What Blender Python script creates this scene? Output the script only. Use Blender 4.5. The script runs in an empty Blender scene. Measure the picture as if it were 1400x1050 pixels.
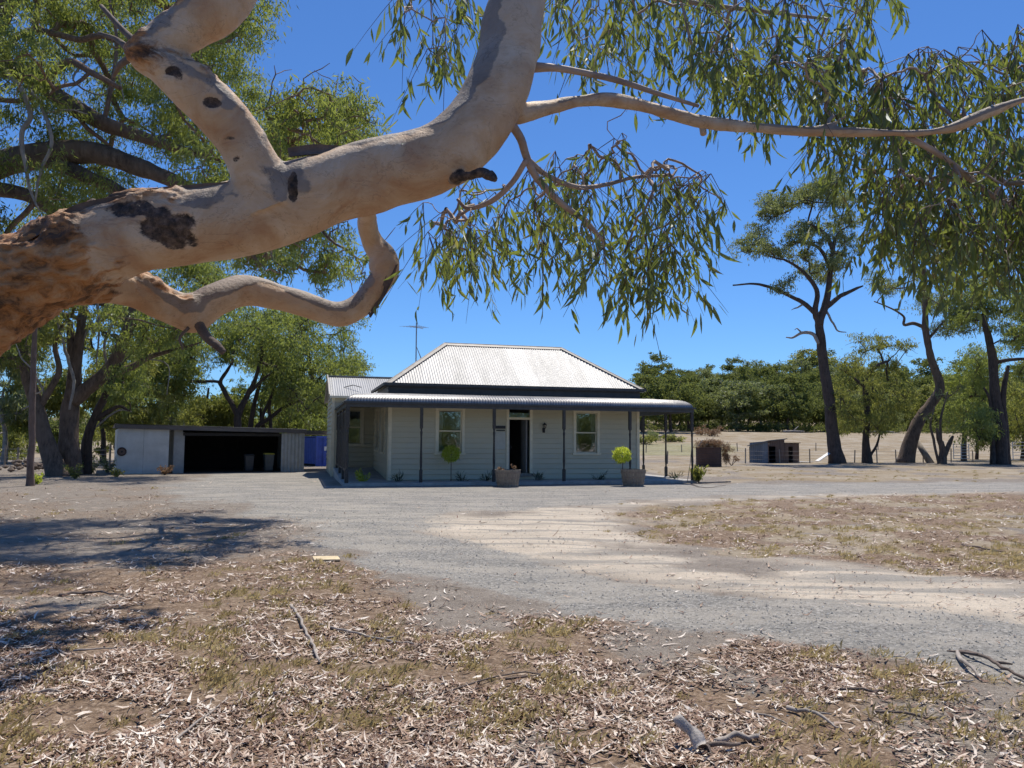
import bpy, math, random
import numpy as np
from mathutils import Matrix, Vector
S = bpy.context.scene
COL = S.collection
# ------------------------------------------------------------------ camera, sky, sun, exposure
F, CX, CY, H = 1050.0, 700.0, 525.0, 1.6          # focal length and centre in photo pixels, eye height in metres
PITCH, ROLL = math.atan(78/F), math.radians(0.33)
_fw = np.array([0, math.cos(PITCH), math.sin(PITCH)])
_u0 = np.array([0, -math.sin(PITCH), math.cos(PITCH)])
_r0 = np.array([1.0, 0, 0])
CR = math.cos(ROLL)*_r0 + math.sin(ROLL)*_u0
CU = -math.sin(ROLL)*_r0 + math.cos(ROLL)*_u0
EYE = np.array([0, 0, H])
cd = bpy.data.cameras.new('camera'); cam = bpy.data.objects.new('camera', cd); COL.objects.link(cam)
cd.sensor_width = 36; cd.lens = F/1400*36; cd.clip_start = 0.05; cd.clip_end = 9000
m = Matrix.Identity(4)
for i in range(3):
    m[i][0], m[i][1], m[i][2], m[i][3] = CR[i], CU[i], -_fw[i], EYE[i]
cam.matrix_world = m
S.camera = cam
SUN_EL, SUN_AZ = 67.0, 16.0                        # azimuth clockwise from +Y (the viewing direction)
wd = bpy.data.worlds.new('World'); S.world = wd; wd.use_nodes = True
nt = wd.node_tree
sky = nt.nodes.new('ShaderNodeTexSky'); sky.sky_type = 'NISHITA'; sky.sun_disc = False
sky.sun_elevation = math.radians(SUN_EL); sky.sun_rotation = math.radians(SUN_AZ)
sky.altitude = 300; sky.air_density = 1.0; sky.dust_density = 0.1; sky.ozone_density = 3.0
tint = nt.nodes.new('ShaderNodeMix'); tint.data_type = 'RGBA'; tint.blend_type = 'MULTIPLY'; tint.inputs[0].default_value = 1
nt.links.new(sky.outputs[0], tint.inputs[6]); tint.inputs[7].default_value = (.35, .56, .825, 1)     # deep clear summer blue
nt.links.new(tint.outputs[2], nt.nodes['Background'].inputs[0])
nt.nodes['Background'].inputs[1].default_value = 0.13
sd = bpy.data.lights.new('sun', 'SUN'); sd.energy = 4.3; sd.angle = math.radians(0.53); sd.color = (1, .925, .81)
so = bpy.data.objects.new('sun', sd); COL.objects.link(so)
_e, _a = math.radians(SUN_EL), math.radians(SUN_AZ)
so.rotation_euler = Vector((math.sin(_a)*math.cos(_e), math.cos(_a)*math.cos(_e), math.sin(_e))).to_track_quat('Z', 'Y').to_euler()
so.location = (10, 30, 60)
S.view_settings.view_transform = 'Standard'; S.view_settings.look = 'None'
S.view_settings.exposure = 0.32; S.view_settings.gamma = 1
S.cycles.max_bounces = 8; S.cycles.diffuse_bounces = 4; S.cycles.transparent_max_bounces = 12
S.cycles.use_adaptive_sampling = True; S.cycles.adaptive_threshold = 0.02

# ------------------------------------------------------------------ helpers
rng = np.random.default_rng(7)
random.seed(7)
def ray(px, py):
    return _fw + (px-CX)/F*CR + (CY-py)/F*CU
def at(px, py, Y):
    d = ray(px, py); return EYE + d*(Y/d[1])
def ground(px, py, z=0.0):
    d = ray(px, py); return EYE + d*((z-H)/d[2])
def sm(x, a, b):
    t = np.clip((x-a)/(b-a), 0, 1); return t*t*(3-2*t)
def _hash(ix, iy, iz):
    n = (ix*374761393 + iy*668265263 + iz*1274126177) & 0xffffffff
    n = ((n ^ (n >> 13))*1274126177) & 0xffffffff
    return ((n ^ (n >> 16)) & 0xffff)/65535.0
def vnoise(P, scale=1.0, octaves=1):
    P = np.asarray(P, float)*scale; out = 0; amp = 1.0; tot = 0
    for o in range(octaves):
        I = np.floor(P).astype(np.int64); f = P-I; f = f*f*(3-2*f); v = 0
        for dx in (0, 1):
            for dy in (0, 1):
                for dz in (0, 1):
                    w = (f[:, 0] if dx else 1-f[:, 0])*(f[:, 1] if dy else 1-f[:, 1])*(f[:, 2] if dz else 1-f[:, 2])
                    v = v + w*_hash(I[:, 0]+dx, I[:, 1]+dy, I[:, 2]+dz)
        out = out + amp*v; tot += amp; amp *= .5; P = P*2.03+17.7
    return out/tot
def hz(x, y):
    """terrain height"""
    x = np.asarray(x, float); y = np.asarray(y, float)
    az = np.arctan2(x, np.maximum(y, 1e-3)); right = sm(az, -0.12, 0.10)*(y > 0)
    z = right*(4.6*sm(y, 75, 185) + 24*sm(y, 185, 420))
    z = z + (1-right)*(y > 0)*(70*sm(y, 700, 2600) - 1.2*sm(y, 50, 140))
    return z
def link(o, parent=None):
    COL.objects.link(o)
    if parent is not None: o.parent = parent
    return o
def tag(o, label=None, cat=None, group=None, kind=None):
    for k, v in (('label', label), ('category', cat), ('group', group), ('kind', kind)):
        if v: o[k] = v
    return o
def thing(name, label, cat, loc=(0, 0, 0), rz=0.0, group=None):
    o = bpy.data.objects.new(name, None); o.empty_display_size = .2
    o.location = loc; o.rotation_euler = (0, 0, rz); link(o)
    return tag(o, label, cat, group)
def make_mesh(name, V, faces, mats, smooth=False, attrs=None):
    """V (n,3); faces: list of int arrays, each (k, 3 or 4)"""
    me = bpy.data.meshes.new(name); V = np.ascontiguousarray(V, dtype=np.float32)
    me.vertices.add(len(V)); me.vertices.foreach_set('co', V.ravel())
    faces = [np.asarray(f, dtype=np.int32) for f in faces if len(f)]
    loops = np.concatenate([f.ravel() for f in faces]); sizes = np.concatenate([np.full(len(f), f.shape[1], np.int32) for f in faces])
    me.loops.add(len(loops)); me.loops.foreach_set('vertex_index', loops)
    me.polygons.add(len(sizes)); st = np.zeros(len(sizes), np.int32); st[1:] = np.cumsum(sizes)[:-1]
    me.polygons.foreach_set('loop_start', st)
    try: me.polygons.foreach_set('loop_total', sizes)
    except Exception: pass
    me.polygons.foreach_set('use_smooth', np.full(len(sizes), bool(smooth)))
    for k, a in (attrs or {}).items():
        at_ = me.attributes.new(k, 'FLOAT', 'POINT'); at_.data.foreach_set('value', np.asarray(a, np.float32))
    for mm in (mats if isinstance(mats, (list, tuple)) else [mats]): me.materials.append(mm)
    me.update(calc_edges=True); me.validate()
    return me
def mobj(name, V, faces, mat, parent=None, smooth=False, attrs=None, base=None):
    V = np.asarray(V, float)
    if base is not None: V = V-np.asarray(base, float)
    return link(bpy.data.objects.new(name, make_mesh(name, V, faces, mat, smooth, attrs)), parent)
def smooth_path(P, R, sub=6):
    """Catmull-Rom through the points"""
    P = np.asarray(P, float); R = np.asarray(R, float)
    Q = np.vstack([2*P[0]-P[1], P, 2*P[-1]-P[-2]]); out = []; ro = []
    for i in range(len(P)-1):
        a, b, c, d = Q[i:i+4]
        for k in range(sub):
            t = k/sub
            out.append(.5*(2*b+(c-a)*t+(2*a-5*b+4*c-d)*t*t+(3*b-a-3*c+d)*t**3)); ro.append(R[i]*(1-t)+R[i+1]*t)
    out.append(P[-1]); ro.append(R[-1])
    return np.array(out), np.array(ro)
class MB:
    """collects shapes into one mesh"""
    def __init__(s): s.V = []; s.q = []; s.t = []; s.n = 0; s.a = []
    def add(s, V, q=(), t=(), a=None):
        V = np.asarray(V, float)
        if len(q): s.q.append(np.asarray(q, int)+s.n)
        if len(t): s.t.append(np.asarray(t, int)+s.n)
        s.V.append(V); s.n += len(V); s.a.append(np.full(len(V), 0.5 if a is None else a) if np.ndim(a) == 0 else a)
        return s
    def box(s, x0, x1, y0, y1, z0, z1, a=None):
        V = [(x, y, z) for z in (z0, z1) for y in (y0, y1) for x in (x0, x1)]
        return s.add(V, [(0, 2, 3, 1), (4, 5, 7, 6), (0, 1, 5, 4), (2, 6, 7, 3), (0, 4, 6, 2), (1, 3, 7, 5)], a=a)
    def hexa(s, B, T, a=None):
        """bottom four, top four, both counter-clockwise from above"""
        return s.add(list(B)+list(T), [(3, 2, 1, 0), (4, 5, 6, 7), (0, 1, 5, 4), (1, 2, 6, 5), (2, 3, 7, 6), (3, 0, 4, 7)], a=a)
    def bar(s, p, q, w, h, a=None):
        p = np.array(p, float); q = np.array(q, float); d = q-p; d /= np.linalg.norm(d)
        sx = np.cross(d, (0, 0, 1.0)); sx = np.array([1.0, 0, 0]) if np.linalg.norm(sx) < 1e-6 else sx/np.linalg.norm(sx)
        sz = np.cross(sx, d)
        c = lambda o: [o-sx*w/2-sz*h/2, o+sx*w/2-sz*h/2, o+sx*w/2+sz*h/2, o-sx*w/2+sz*h/2]
        return s.add(c(p)+c(q), [(0, 1, 2, 3), (7, 6, 5, 4), (0, 4, 5, 1), (1, 5, 6, 2), (2, 6, 7, 3), (3, 7, 4, 0)], a=a)
    def tube(s, P, R, n=8, a=None, cap=True):
        P = np.asarray(P, float); R = np.broadcast_to(np.asarray(R, float), (len(P),)); k = len(P)
        T = np.gradient(P, axis=0); T /= np.maximum(np.linalg.norm(T, axis=1, keepdims=True), 1e-9)
        up = np.array([0, 0, 1.0]) if abs(T[0][2]) < .9 else np.array([1.0, 0, 0])
        x = np.cross(T[0], up); x /= np.linalg.norm(x); an = np.arange(n)*2*math.pi/n; V = []
        for i in range(k):
            x = x-T[i]*(x@T[i]); x /= np.linalg.norm(x); y = np.cross(T[i], x)
            V.append(P[i]+R[i]*(np.cos(an)[:, None]*x+np.sin(an)[:, None]*y))
        V = np.vstack(V); j = np.arange(n); jn = (j+1) % n
        q = np.vstack([np.stack([i*n+j, i*n+jn, (i+1)*n+jn, (i+1)*n+j], 1) for i in range(k-1)])
        t = np.zeros((0, 3), int)
        if cap:
            V = np.vstack([V, P[0], P[-1]])
            t = np.vstack([np.stack([jn, j, np.full(n, k*n)], 1), np.stack([(k-1)*n+j, (k-1)*n+jn, np.full(n, k*n+1)], 1)])
        return s.add(V, q, t, a=a)
    def lathe(s, prof, c=(0, 0, 0), n=16, a=None):
        prof = np.asarray(prof, float); return s.tube(np.stack([np.full(len(prof), c[0]), np.full(len(prof), c[1]), prof[:, 1]+c[2]+np.arange(len(prof))*1e-5], 1), prof[:, 0], n, a)
    def build(s, name, mat, parent=None, smooth=False, base=None, bevel=0):
        o = mobj(name, np.vstack(s.V), ([np.vstack(s.q)] if s.q else [])+([np.vstack(s.t)] if s.t else []), mat, parent, smooth, {'rnd': np.concatenate(s.a)}, base)
        if bevel:
            b = o.modifiers.new('bevel', 'BEVEL'); b.width = bevel; b.segments = 2; b.limit_method = 'ANGLE'
        return o

# ------------------------------------------------------------------ materials
def new_mat(name):
    mt = bpy.data.materials.new(name); mt.use_nodes = True; return mt, mt.node_tree, mt.node_tree.nodes['Principled BSDF']
class NT:
    def __init__(s, nt): s.nt = nt
    def node(s, typ, **kw):
        n = s.nt.nodes.new('ShaderNode'+typ)
        for k, v in kw.items():
            if k in n.inputs: s.set(n.inputs[k], v)
            else: setattr(n, k, v)
        return n
    def set(s, inp, v):
        if hasattr(v, 'is_output') or isinstance(v, bpy.types.NodeSocket): s.nt.links.new(v, inp)
        elif isinstance(v, (tuple, list)) and len(v) == 3 and inp.type == 'RGBA': inp.default_value = (*v, 1)
        else: inp.default_value = v
    def attr(s, name): return s.node('Attribute', attribute_name=name).outputs['Fac']
    def pos(s): return s.node('TexCoord').outputs['Object']
    def noise(s, scale, detail=4, rough=.6, vec=None, dist=0):
        n = s.node('TexNoise'); n.inputs['Scale'].default_value = scale; n.inputs['Detail'].default_value = detail
        n.inputs['Roughness'].default_value = rough; n.inputs['Distortion'].default_value = dist
        s.set(n.inputs['Vector'], vec if vec is not None else s.pos()); return n.outputs['Fac']
    def voro(s, scale, vec=None, out='Color'):
        n = s.node('TexVoronoi'); n.inputs['Scale'].default_value = scale
        s.set(n.inputs['Vector'], vec if vec is not None else s.pos()); return n.outputs[out]
    def math(s, op, a, b=0.0, c=None):
        n = s.node('Math', operation=op); s.set(n.inputs[0], a); s.set(n.inputs[1], b)
        if c is not None: s.set(n.inputs[2], c)
        return n.outputs[0]
    def range(s, v, a, b, c=0.0, d=1.0):
        n = s.node('MapRange'); s.set(n.inputs[0], v)
        for i, k in enumerate((a, b, c, d)): s.set(n.inputs[i+1], k)
        return n.outputs[0]
    def ramp(s, fac, stops):
        n = s.node('ValToRGB'); s.set(n.inputs[0], fac); e = n.color_ramp.elements
        while len(e) < len(stops): e.new(.5)
        for i, (p, c) in enumerate(stops): e[i].position = p; e[i].color = (*c, 1)
        return n.outputs[0]
    def mix(s, f, a, b, mode='MIX'):
        n = s.node('Mix', data_type='RGBA', blend_type=mode)
        s.set(n.inputs[0], f); s.set(n.inputs[6], a); s.set(n.inputs[7], b); return n.outputs[2]
    def map(s, scale, vec=None, rot=(0, 0, 0)):
        n = s.node('Mapping'); s.set(n.inputs['Vector'], vec if vec is not None else s.pos())
        n.inputs['Scale'].default_value = scale; n.inputs['Rotation'].default_value = rot; return n.outputs[0]
    def bump(s, h, strength=.5, dist=.02, normal=None):
        n = s.node('Bump'); n.inputs['Strength'].default_value = strength; n.inputs['Distance'].default_value = dist
        s.set(n.inputs['Height'], h)
        if normal is not None: s.set(n.inputs['Normal'], normal)
        return n.outputs[0]
def plain(name, c, rough=.6, metal=0.0, var=.25, scale=6.0, bump=0.0, stretch=(1, 1, 1), dark=None, bscale=None):
    """a base colour broken up by noise"""
    mt, nt, b = new_mat(name); N = NT(nt); v = N.map(stretch)
    f = N.range(N.noise(scale, 5, .65, v), .3, .7)
    d = dark or tuple(x*(1-var) for x in c); l = tuple(min(1, x*(1+var*.6)) for x in c)
    N.set(b.inputs['Base Color'], N.mix(f, d, l)); b.inputs['Roughness'].default_value = rough; b.inputs['Metallic'].default_value = metal
    if bump: N.set(b.inputs['Normal'], N.bump(N.noise(bscale or scale*4, 4, .6, v), bump, .01))
    return mt
def leafmat(name, stops, trans=.42, tcol=(.30, .36, .05), gloss=.08, grough=.5):
    mt, nt, b = new_mat(name); N = NT(nt); nt.nodes.remove(b); out = nt.nodes['Material Output']
    c = N.ramp(N.attr('rnd'), stops)
    df = N.node('BsdfDiffuse', Color=c); tr = N.node('BsdfTranslucent', Color=N.mix(.6, c, tcol))
    g = N.node('BsdfGlossy', Color=(.9, .95, 1.0), Roughness=grough)
    m1 = N.node('MixShader'); m1.inputs[0].default_value = trans; nt.links.new(df.outputs[0], m1.inputs[1]); nt.links.new(tr.outputs[0], m1.inputs[2])
    m2 = N.node('MixShader'); m2.inputs[0].default_value = gloss; nt.links.new(m1.outputs[0], m2.inputs[1]); nt.links.new(g.outputs[0], m2.inputs[2])
    nt.links.new(m2.outputs[0], out.inputs[0]); return mt
def bark(name, c0, c1, c2, scale=5.0, strength=.8):
    mt, nt, b = new_mat(name); N = NT(nt); v = N.map((1, 1, .22))
    n1 = N.noise(scale*2.2, 7, .7, v, .4); n2 = N.noise(scale*.35, 3)
    c = N.ramp(n1, [(.32, c0), (.52, c1), (.75, c2)]); c = N.mix(N.range(n2, .4, .65, 0, .6), c, tuple(x*1.5 for x in c1))
    N.set(b.inputs['Base Color'], c); b.inputs['Roughness'].default_value = .9; N.set(b.inputs['Normal'], N.bump(n1, strength, .04)); return mt
M = {}
M['leaf_near'] = leafmat('gum_leaf_near', [(0, (.030, .058, .020)), (.35, (.062, .095, .030)), (.7, (.12, .155, .048)), (.93, (.19, .20, .055)), (1, (.28, .17, .09))], .46, (.42, .50, .07), .055)
M['leaf_mid'] = leafmat('gum_leaf_mid', [(0, (.05, .08, .026)), (.5, (.118, .158, .048)), (1, (.225, .26, .092))], .51, (.48, .55, .09), .03)
M['leaf_yellow'] = leafmat('gum_leaf_yellow', [(0, (.06, .085, .025)), (.5, (.13, .155, .045)), (1, (.25, .24, .075))], .50, (.48, .50, .10), .02)
M['leaf_blue'] = leafmat('gum_leaf_blue', [(0, (.062, .085, .036)), (.5, (.13, .155, .07)), (1, (.24, .26, .12))], .46, (.42, .48, .14), .03)
M['leaf_far'] = leafmat('gum_leaf_far', [(0, (.048, .070, .026)), (.5, (.09, .12, .042)), (1, (.155, .175, .062))], .40, (.36, .40, .09), .008)
M['leaf_dark'] = leafmat('cypress_leaf', [(0, (.018, .034, .018)), (1, (.05, .075, .036))], .2, (.12, .18, .05), .03)
M['leaf_lime'] = leafmat('lime_leaf', [(0, (.28, .35, .03)), (.5, (.46, .52, .06)), (1, (.66, .68, .16))], .58, (.72, .80, .09), .03)
M['leaf_dead'] = leafmat('dead_leaf', [(0, (.16, .09, .05)), (.6, (.30, .20, .12)), (1, (.42, .32, .2))], .3, (.35, .2, .1), .02)
M['bark_brown'] = bark('rough_brown_bark', (.042, .030, .023), (.13, .092, .068), (.25, .185, .14))
M['bark_dark'] = bark('dark_ironbark', (.022, .016, .013), (.065, .047, .038), (.14, .105, .085))
M['bark_grey'] = bark('grey_dead_wood', (.14, .125, .11), (.26, .235, .21), (.42, .385, .35), 9, .4)
M['bark_red'] = bark('reddish_branch_bark', (.085, .052, .04), (.20, .13, .095), (.32, .235, .18), 8, .5)
M['bark_pole'] = bark('smooth_brown_bark', (.085, .058, .045), (.145, .10, .08), (.20, .15, .12), 7, .4)
M['twig'] = plain('twig_bark', (.13, .085, .07), .8, var=.35, scale=20)
# smooth gum bark with grey weathered skin, dark scars and rough peeling bark
mt, nt, b = new_mat('smooth_gum_bark'); N = NT(nt)
p = N.pos(); cream = N.ramp(N.noise(3.2, 7, .68, p, .8), [(.28, (.42, .21, .095)), (.48, (.57, .385, .235)), (.68, (.70, .56, .415))])
streak = N.noise(9, 5, .7, N.map((.35, 1, 1)), .3)
cream = N.mix(N.range(streak, .55, .72, 0, .55), cream, (.37, .185, .085))
grey = N.ramp(N.noise(6, 5, .65), [(.3, (.17, .14, .118)), (.7, (.31, .265, .23))])
drip = N.noise(14, 4, .6, N.map((1, 1, .18)))
grey = N.mix(N.range(drip, .60, .70, 0, .5), grey, (.11, .095, .09))
cr = N.math('ABSOLUTE', N.math('SUBTRACT', N.noise(5, 5, .62, N.map((.5, 1, 1.2)), 1.4), .5)); cream = N.mix(N.range(cr, .0, .010, .35, 0), cream, (.16, .08, .045)); cream = N.mix(N.range(N.noise(55, 5, .75), .62, .72, 0, .6), cream, (.24, .13, .075)); cream = N.mix(N.range(N.noise(1.7, 4, .6), .5, .68, 0, .55), cream, (.62, .475, .335))
grey = N.mix(N.range(N.noise(45, 5, .75), .58, .70, 0, .6), grey, (.10, .085, .075)); grey = N.mix(N.range(cr, .0, .010, .7, 0), grey, (.07, .055, .045))
brk = N.math('SUBTRACT', N.noise(20, 6, .7, N.map((.6, 1, 1)), .6), .5)
edge_ = lambda nm, k, w=.05: N.range(N.math('ADD', N.attr(nm), N.math('MULTIPLY', brk, k)), .5-w, .5+w)
c = N.mix(N.math('MULTIPLY', edge_('grey', .35), .85), cream, grey)
rb = N.noise(10, 7, .72, N.map((.4, 1, 1)), .8)
rough = N.ramp(rb, [(.34, (.030, .017, .009)), (.43, (.17, .078, .03)), (.52, (.46, .21, .072)), (.70, (.60, .40, .23))])
c = N.mix(edge_('rough', 1.1, .10), c, rough)
scar = N.ramp(N.noise(30, 5, .7), [(.36, (.012, .008, .006)), (.5, (.075, .047, .032)), (.68, (.20, .135, .095))])
c = N.mix(edge_('scar', .7, .04), c, scar)
N.set(b.inputs['Base Color'], c); b.inputs['Roughness'].default_value = .62
fine = N.noise(70, 6, .7); hgt = N.math('ADD', N.math('MULTIPLY', fine, .25), N.math('MULTIPLY', rb, N.math('ADD', N.math('MULTIPLY', N.attr('rough'), 1.6), .12)))
N.set(b.inputs['Normal'], N.bump(hgt, .9, .025)); M['gum_bark'] = mt
M['limb_bark'] = plain('limb_bark', (.40, .30, .235), .65, var=.45, scale=9, bump=.3, stretch=(.4, 1, 1), dark=(.19, .14, .12))

def weatherboard(name, c):
    mt, nt, b = new_mat(name); N = NT(nt)
    n = N.noise(1.3, 5, .65); st = N.noise(12, 4, .6, N.map((.12, 1, 1)))
    col = N.mix(N.range(n, .35, .7, 0, .35), c, tuple(x*.78 for x in c)); col = N.mix(N.range(st, .5, .75, 0, .25), col, tuple(x*.7 for x in c))
    col = N.mix(N.math('MULTIPLY', N.attr('rnd'), .16), col, tuple(x*.72 for x in c))
    N.set(b.inputs['Base Color'], col); b.inputs['Roughness'].default_value = .6; N.set(b.inputs['Normal'], N.bump(st, .12, .004)); return mt
M['board'] = weatherboard('sage_weatherboard', (.585, .55, .405))
M['trim'] = plain('cream_trim_paint', (.76, .69, .50), .5, var=.12, scale=5)
M['dark_trim'] = plain('charcoal_trim_paint', (.055, .056, .056), .5, var=.3, scale=4)
M['post'] = plain('weathered_charcoal_post', (.020, .018, .016), .7, var=.4, scale=14, bump=.3, dark=(.075, .068, .06))
def corrugated(name, c, c2, metal=.55, rough=.42):
    mt, nt, b = new_mat(name); N = NT(nt)
    st = N.noise(2.4, 5, .65, N.map((1.0, .25, .25))); sp = N.noise(26, 4, .7)
    col = N.mix(N.range(st, .35, .7), c, c2); col = N.mix(N.range(sp, .62, .78, 0, .5), col, tuple(x*.55 for x in c2))
    col = N.mix(N.math('MULTIPLY', N.attr('rnd'), .5), col, tuple(min(1, x*1.28) for x in c))
    N.set(b.inputs['Base Color'], col); b.inputs['Metallic'].default_value = metal; N.set(b.inputs['Roughness'], N.range(sp, .3, .8, rough-.08, rough+.15)); return mt
M['zinc'] = corrugated('galvanised_iron', (.31, .315, .32), (.215, .22, .22), .3, .5)
M['zinc_dark'] = corrugated('weathered_dark_iron', (.27, .27, .27), (.18, .18, .185), .3, .45)
M['zinc_blue'] = corrugated('blue_grey_iron', (.15, .175, .21), (.09, .105, .125), .3, .5)
M['zinc_brown'] = corrugated('brown_rusty_iron', (.16, .105, .08), (.085, .055, .045), .15, .65)
M['rust'] = corrugated('dark_rusted_iron', (.085, .05, .04), (.045, .03, .026), .1, .8)
M['ridge'] = plain('ridge_cap_paint', (.33, .30, .26), .6, var=.3, scale=3)
M['concrete'] = plain('old_concrete', (.40, .385, .36), .85, var=.3, scale=3, bump=.25)
M['interior'] = plain('dim_plaster', (.25, .24, .22), .9, var=.15)
M['dark_int'] = plain('dark_inner_face', (.035, .032, .030), .9, var=.3)  # near-black inner faces of cottage, carport and hut
M['curtain'] = plain('pale_net_curtain', (.62, .60, .58), .9, var=.15, scale=9, stretch=(4, 4, .3))
mt, nt, b = new_mat('window_glass'); N = NT(nt); nt.nodes.remove(b)
fr = N.node('LayerWeight'); fr.inputs['Blend'].default_value = .32
tr = N.node('BsdfTransparent', Color=(.82, .86, .86)); gl = N.node('BsdfGlossy', Color=(1, 1, 1), Roughness=.02)
wav = N.bump(N.noise(2.5, 2), .06, .05); nt.links.new(wav, gl.inputs['Normal'])
mx = N.node('MixShader'); nt.links.new(N.range(fr.outputs['Facing'], 0, 1, .16, 1), mx.inputs[0])
nt.links.new(tr.outputs[0], mx.inputs[1]); nt.links.new(gl.outputs[0], mx.inputs[2]); nt.links.new(mx.outputs[0], nt.nodes['Material Output'].inputs[0]); M['glass'] = mt
M['metal_dark'] = plain('black_metal', (.03, .03, .032), .45, .4, var=.3)
M['metal_grey'] = plain('grey_metal', (.34, .35, .37), .45, .6, var=.25)
M['white_paint'] = plain('white_sheet_paint', (.58, .59, .56), .55, var=.14, scale=1.6, dark=(.46, .47, .44))
M['grey_paint'] = plain('grey_sheet_paint', (.36, .37, .36), .6, var=.2, scale=3)
M['fascia'] = plain('brown_grey_fascia', (.135, .12, .11), .65, var=.3, scale=4, stretch=(.4, 1, 1))
M['blue'] = plain('blue_container_paint', (.05, .10, .42), .5, var=.25, scale=3)
M['barrel'] = plain('weathered_oak', (.24, .205, .165), .85, var=.4, scale=6, bump=.4, stretch=(3, 3, .5))
M['hoop'] = plain('rusty_hoop', (.22, .18, .15), .6, .3, var=.35, scale=10)
M['soil'] = plain('potting_soil', (.05, .037, .028), 1, var=.4, scale=20, bump=.5)
M['bin'] = plain('dark_green_grey_plastic', (.085, .095, .095), .5, var=.2)
M['bin_lid'] = plain('yellow_plastic', (.62, .46, .05), .5, var=.15)
M['bin_grey'] = plain('charcoal_plastic', (.06, .062, .065), .5, var=.2)
M['timber'] = plain('weathered_timber', (.27, .235, .195), .85, var=.4, scale=8, bump=.4, stretch=(1, 1, .2))
M['timber_pale'] = plain('pale_cut_timber', (.62, .50, .31), .8, var=.25, scale=10)
M['white_board'] = plain('white_painted_board', (.72, .71, .68), .6, var=.12)
M['gate'] = plain('pale_gate_steel', (.55, .55, .53), .5, .3, var=.2)
M['wire'] = plain('fence_wire', (.30, .29, .28), .5, .6)
M['notice'] = plain('notice_panel', (.50, .50, .43), .6, var=.1)
M['bark_shell'] = plain('curled_grey_bark', (.46, .42, .38), .8, var=.45, scale=16, bump=.6, stretch=(1, 1, .3))
M['stick'] = plain('dead_stick', (.36, .315, .275), .85, var=.45, scale=14, bump=.5, stretch=(.5, .5, .5))
M['stick_dark'] = plain('dark_dead_stick', (.15, .115, .095), .85, var=.45, scale=14, bump=.5)
mt, nt, b = new_mat('fallen_leaf'); N = NT(nt)
c = N.ramp(N.attr('rnd'), [(0, (.075, .035, .022)), (.3, (.20, .105, .06)), (.55, (.36, .235, .155)), (.74, (.60, .48, .38)), (1, (.82, .75, .66))])
N.set(b.inputs['Base Color'], N.mix(N.range(N.noise(60, 3), .4, .7, 0, .3), c, (.2, .13, .1))); b.inputs['Roughness'].default_value = .6; M['litter'] = mt
M['drygrass'] = leafmat('dry_grass', [(0, (.22, .16, .065)), (.5, (.40, .315, .14)), (.9, (.55, .455, .255)), (1, (.28, .26, .11))], .45, (.55, .45, .22), .01)
mt, nt, b = new_mat('gravel_stone'); N = NT(nt)
N.set(b.inputs['Base Color'], N.ramp(N.attr('rnd'), [(0, (.20, .195, .18)), (.5, (.36, .35, .325)), (1, (.58, .56, .52))])); b.inputs['Roughness'].default_value = .85; M['stone'] = mt

# ------------------------------------------------------------------ ground
def poly(pts): return np.array([ground(*p)[:2] for p in pts])
POLY = {
 'apron': [(300, 646), (470, 644), (470, 663), (960, 661), (1400, 659), (2200, 656), (2200, 668), (1400, 672), (960, 678), (830, 690), (640, 697), (520, 722), (440, 716), (330, 692), (210, 668)],
 'track': [(420, 700), (520, 700), (600, 728), (720, 764), (900, 800), (1150, 832), (1400, 858), (1900, 905), (1900, 1010), (1400, 935), (1150, 893), (1000, 868), (760, 838), (600, 802), (500, 770), (430, 745)],
 'sand': [(400, 690), (640, 695), (830, 688), (980, 678), (1400, 669), (1400, 674), (1000, 686), (850, 700), (860, 722), (900, 742), (1000, 758), (1200, 778), (1400, 795), (1900, 830), (1900, 910), (1400, 860), (1150, 834), (900, 806), (720, 772), (560, 730), (450, 722)],
 'field': [(850, 700), (900, 689), (1000, 684), (1400, 673), (2200, 664), (2200, 850), (1400, 792), (1200, 776), (1000, 757), (890, 738)],
 'bare': [(520, 800), (640, 792), (720, 830), (700, 860), (600, 868), (520, 850)],
 'bare2': [(1180, 960), (1300, 930), (1450, 940), (1500, 1080), (1250, 1060)],
 'front': [(-900, 764), (0, 764), (300, 770), (430, 762), (520, 776), (600, 806), (760, 840), (1000, 870), (1150, 895), (1400, 940), (2000, 1030), (2000, 1400), (-900, 1400)],
 'verge': [(965, 660), (1400, 657), (2200, 655), (2200, 628), (1400, 628), (1000, 630), (880, 632), (880, 645)],
 'leftleaf': [(-600, 668), (60, 665), (260, 664), (330, 694), (440, 722), (430, 762), (-600, 764)],
}
POLY = {k: poly(v) for k, v in POLY.items()}
POLY['green'] = np.array([(15, 88), (15, 112), (28, 118), (31, 96), (24, 88)])
def sdist(P, poly):
    """signed distance, positive inside"""
    n = len(poly); d = np.full(len(P), 1e9); ins = np.zeros(len(P), bool)
    for i in range(n):
        a, b = poly[i], poly[(i+1) % n]; e = b-a; w = P-a
        t = np.clip((w@e)/(e@e), 0, 1); d = np.minimum(d, np.hypot(*(w-t[:, None]*e).T))
        cross = (a[1] > P[:, 1]) != (b[1] > P[:, 1])
        with np.errstate(divide='ignore', invalid='ignore'):
            xi = a[0]+(P[:, 1]-a[1])/(b[1]-a[1])*e[0]
        ins ^= cross & (P[:, 0] < xi)
    return np.where(ins, d, -d)
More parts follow.
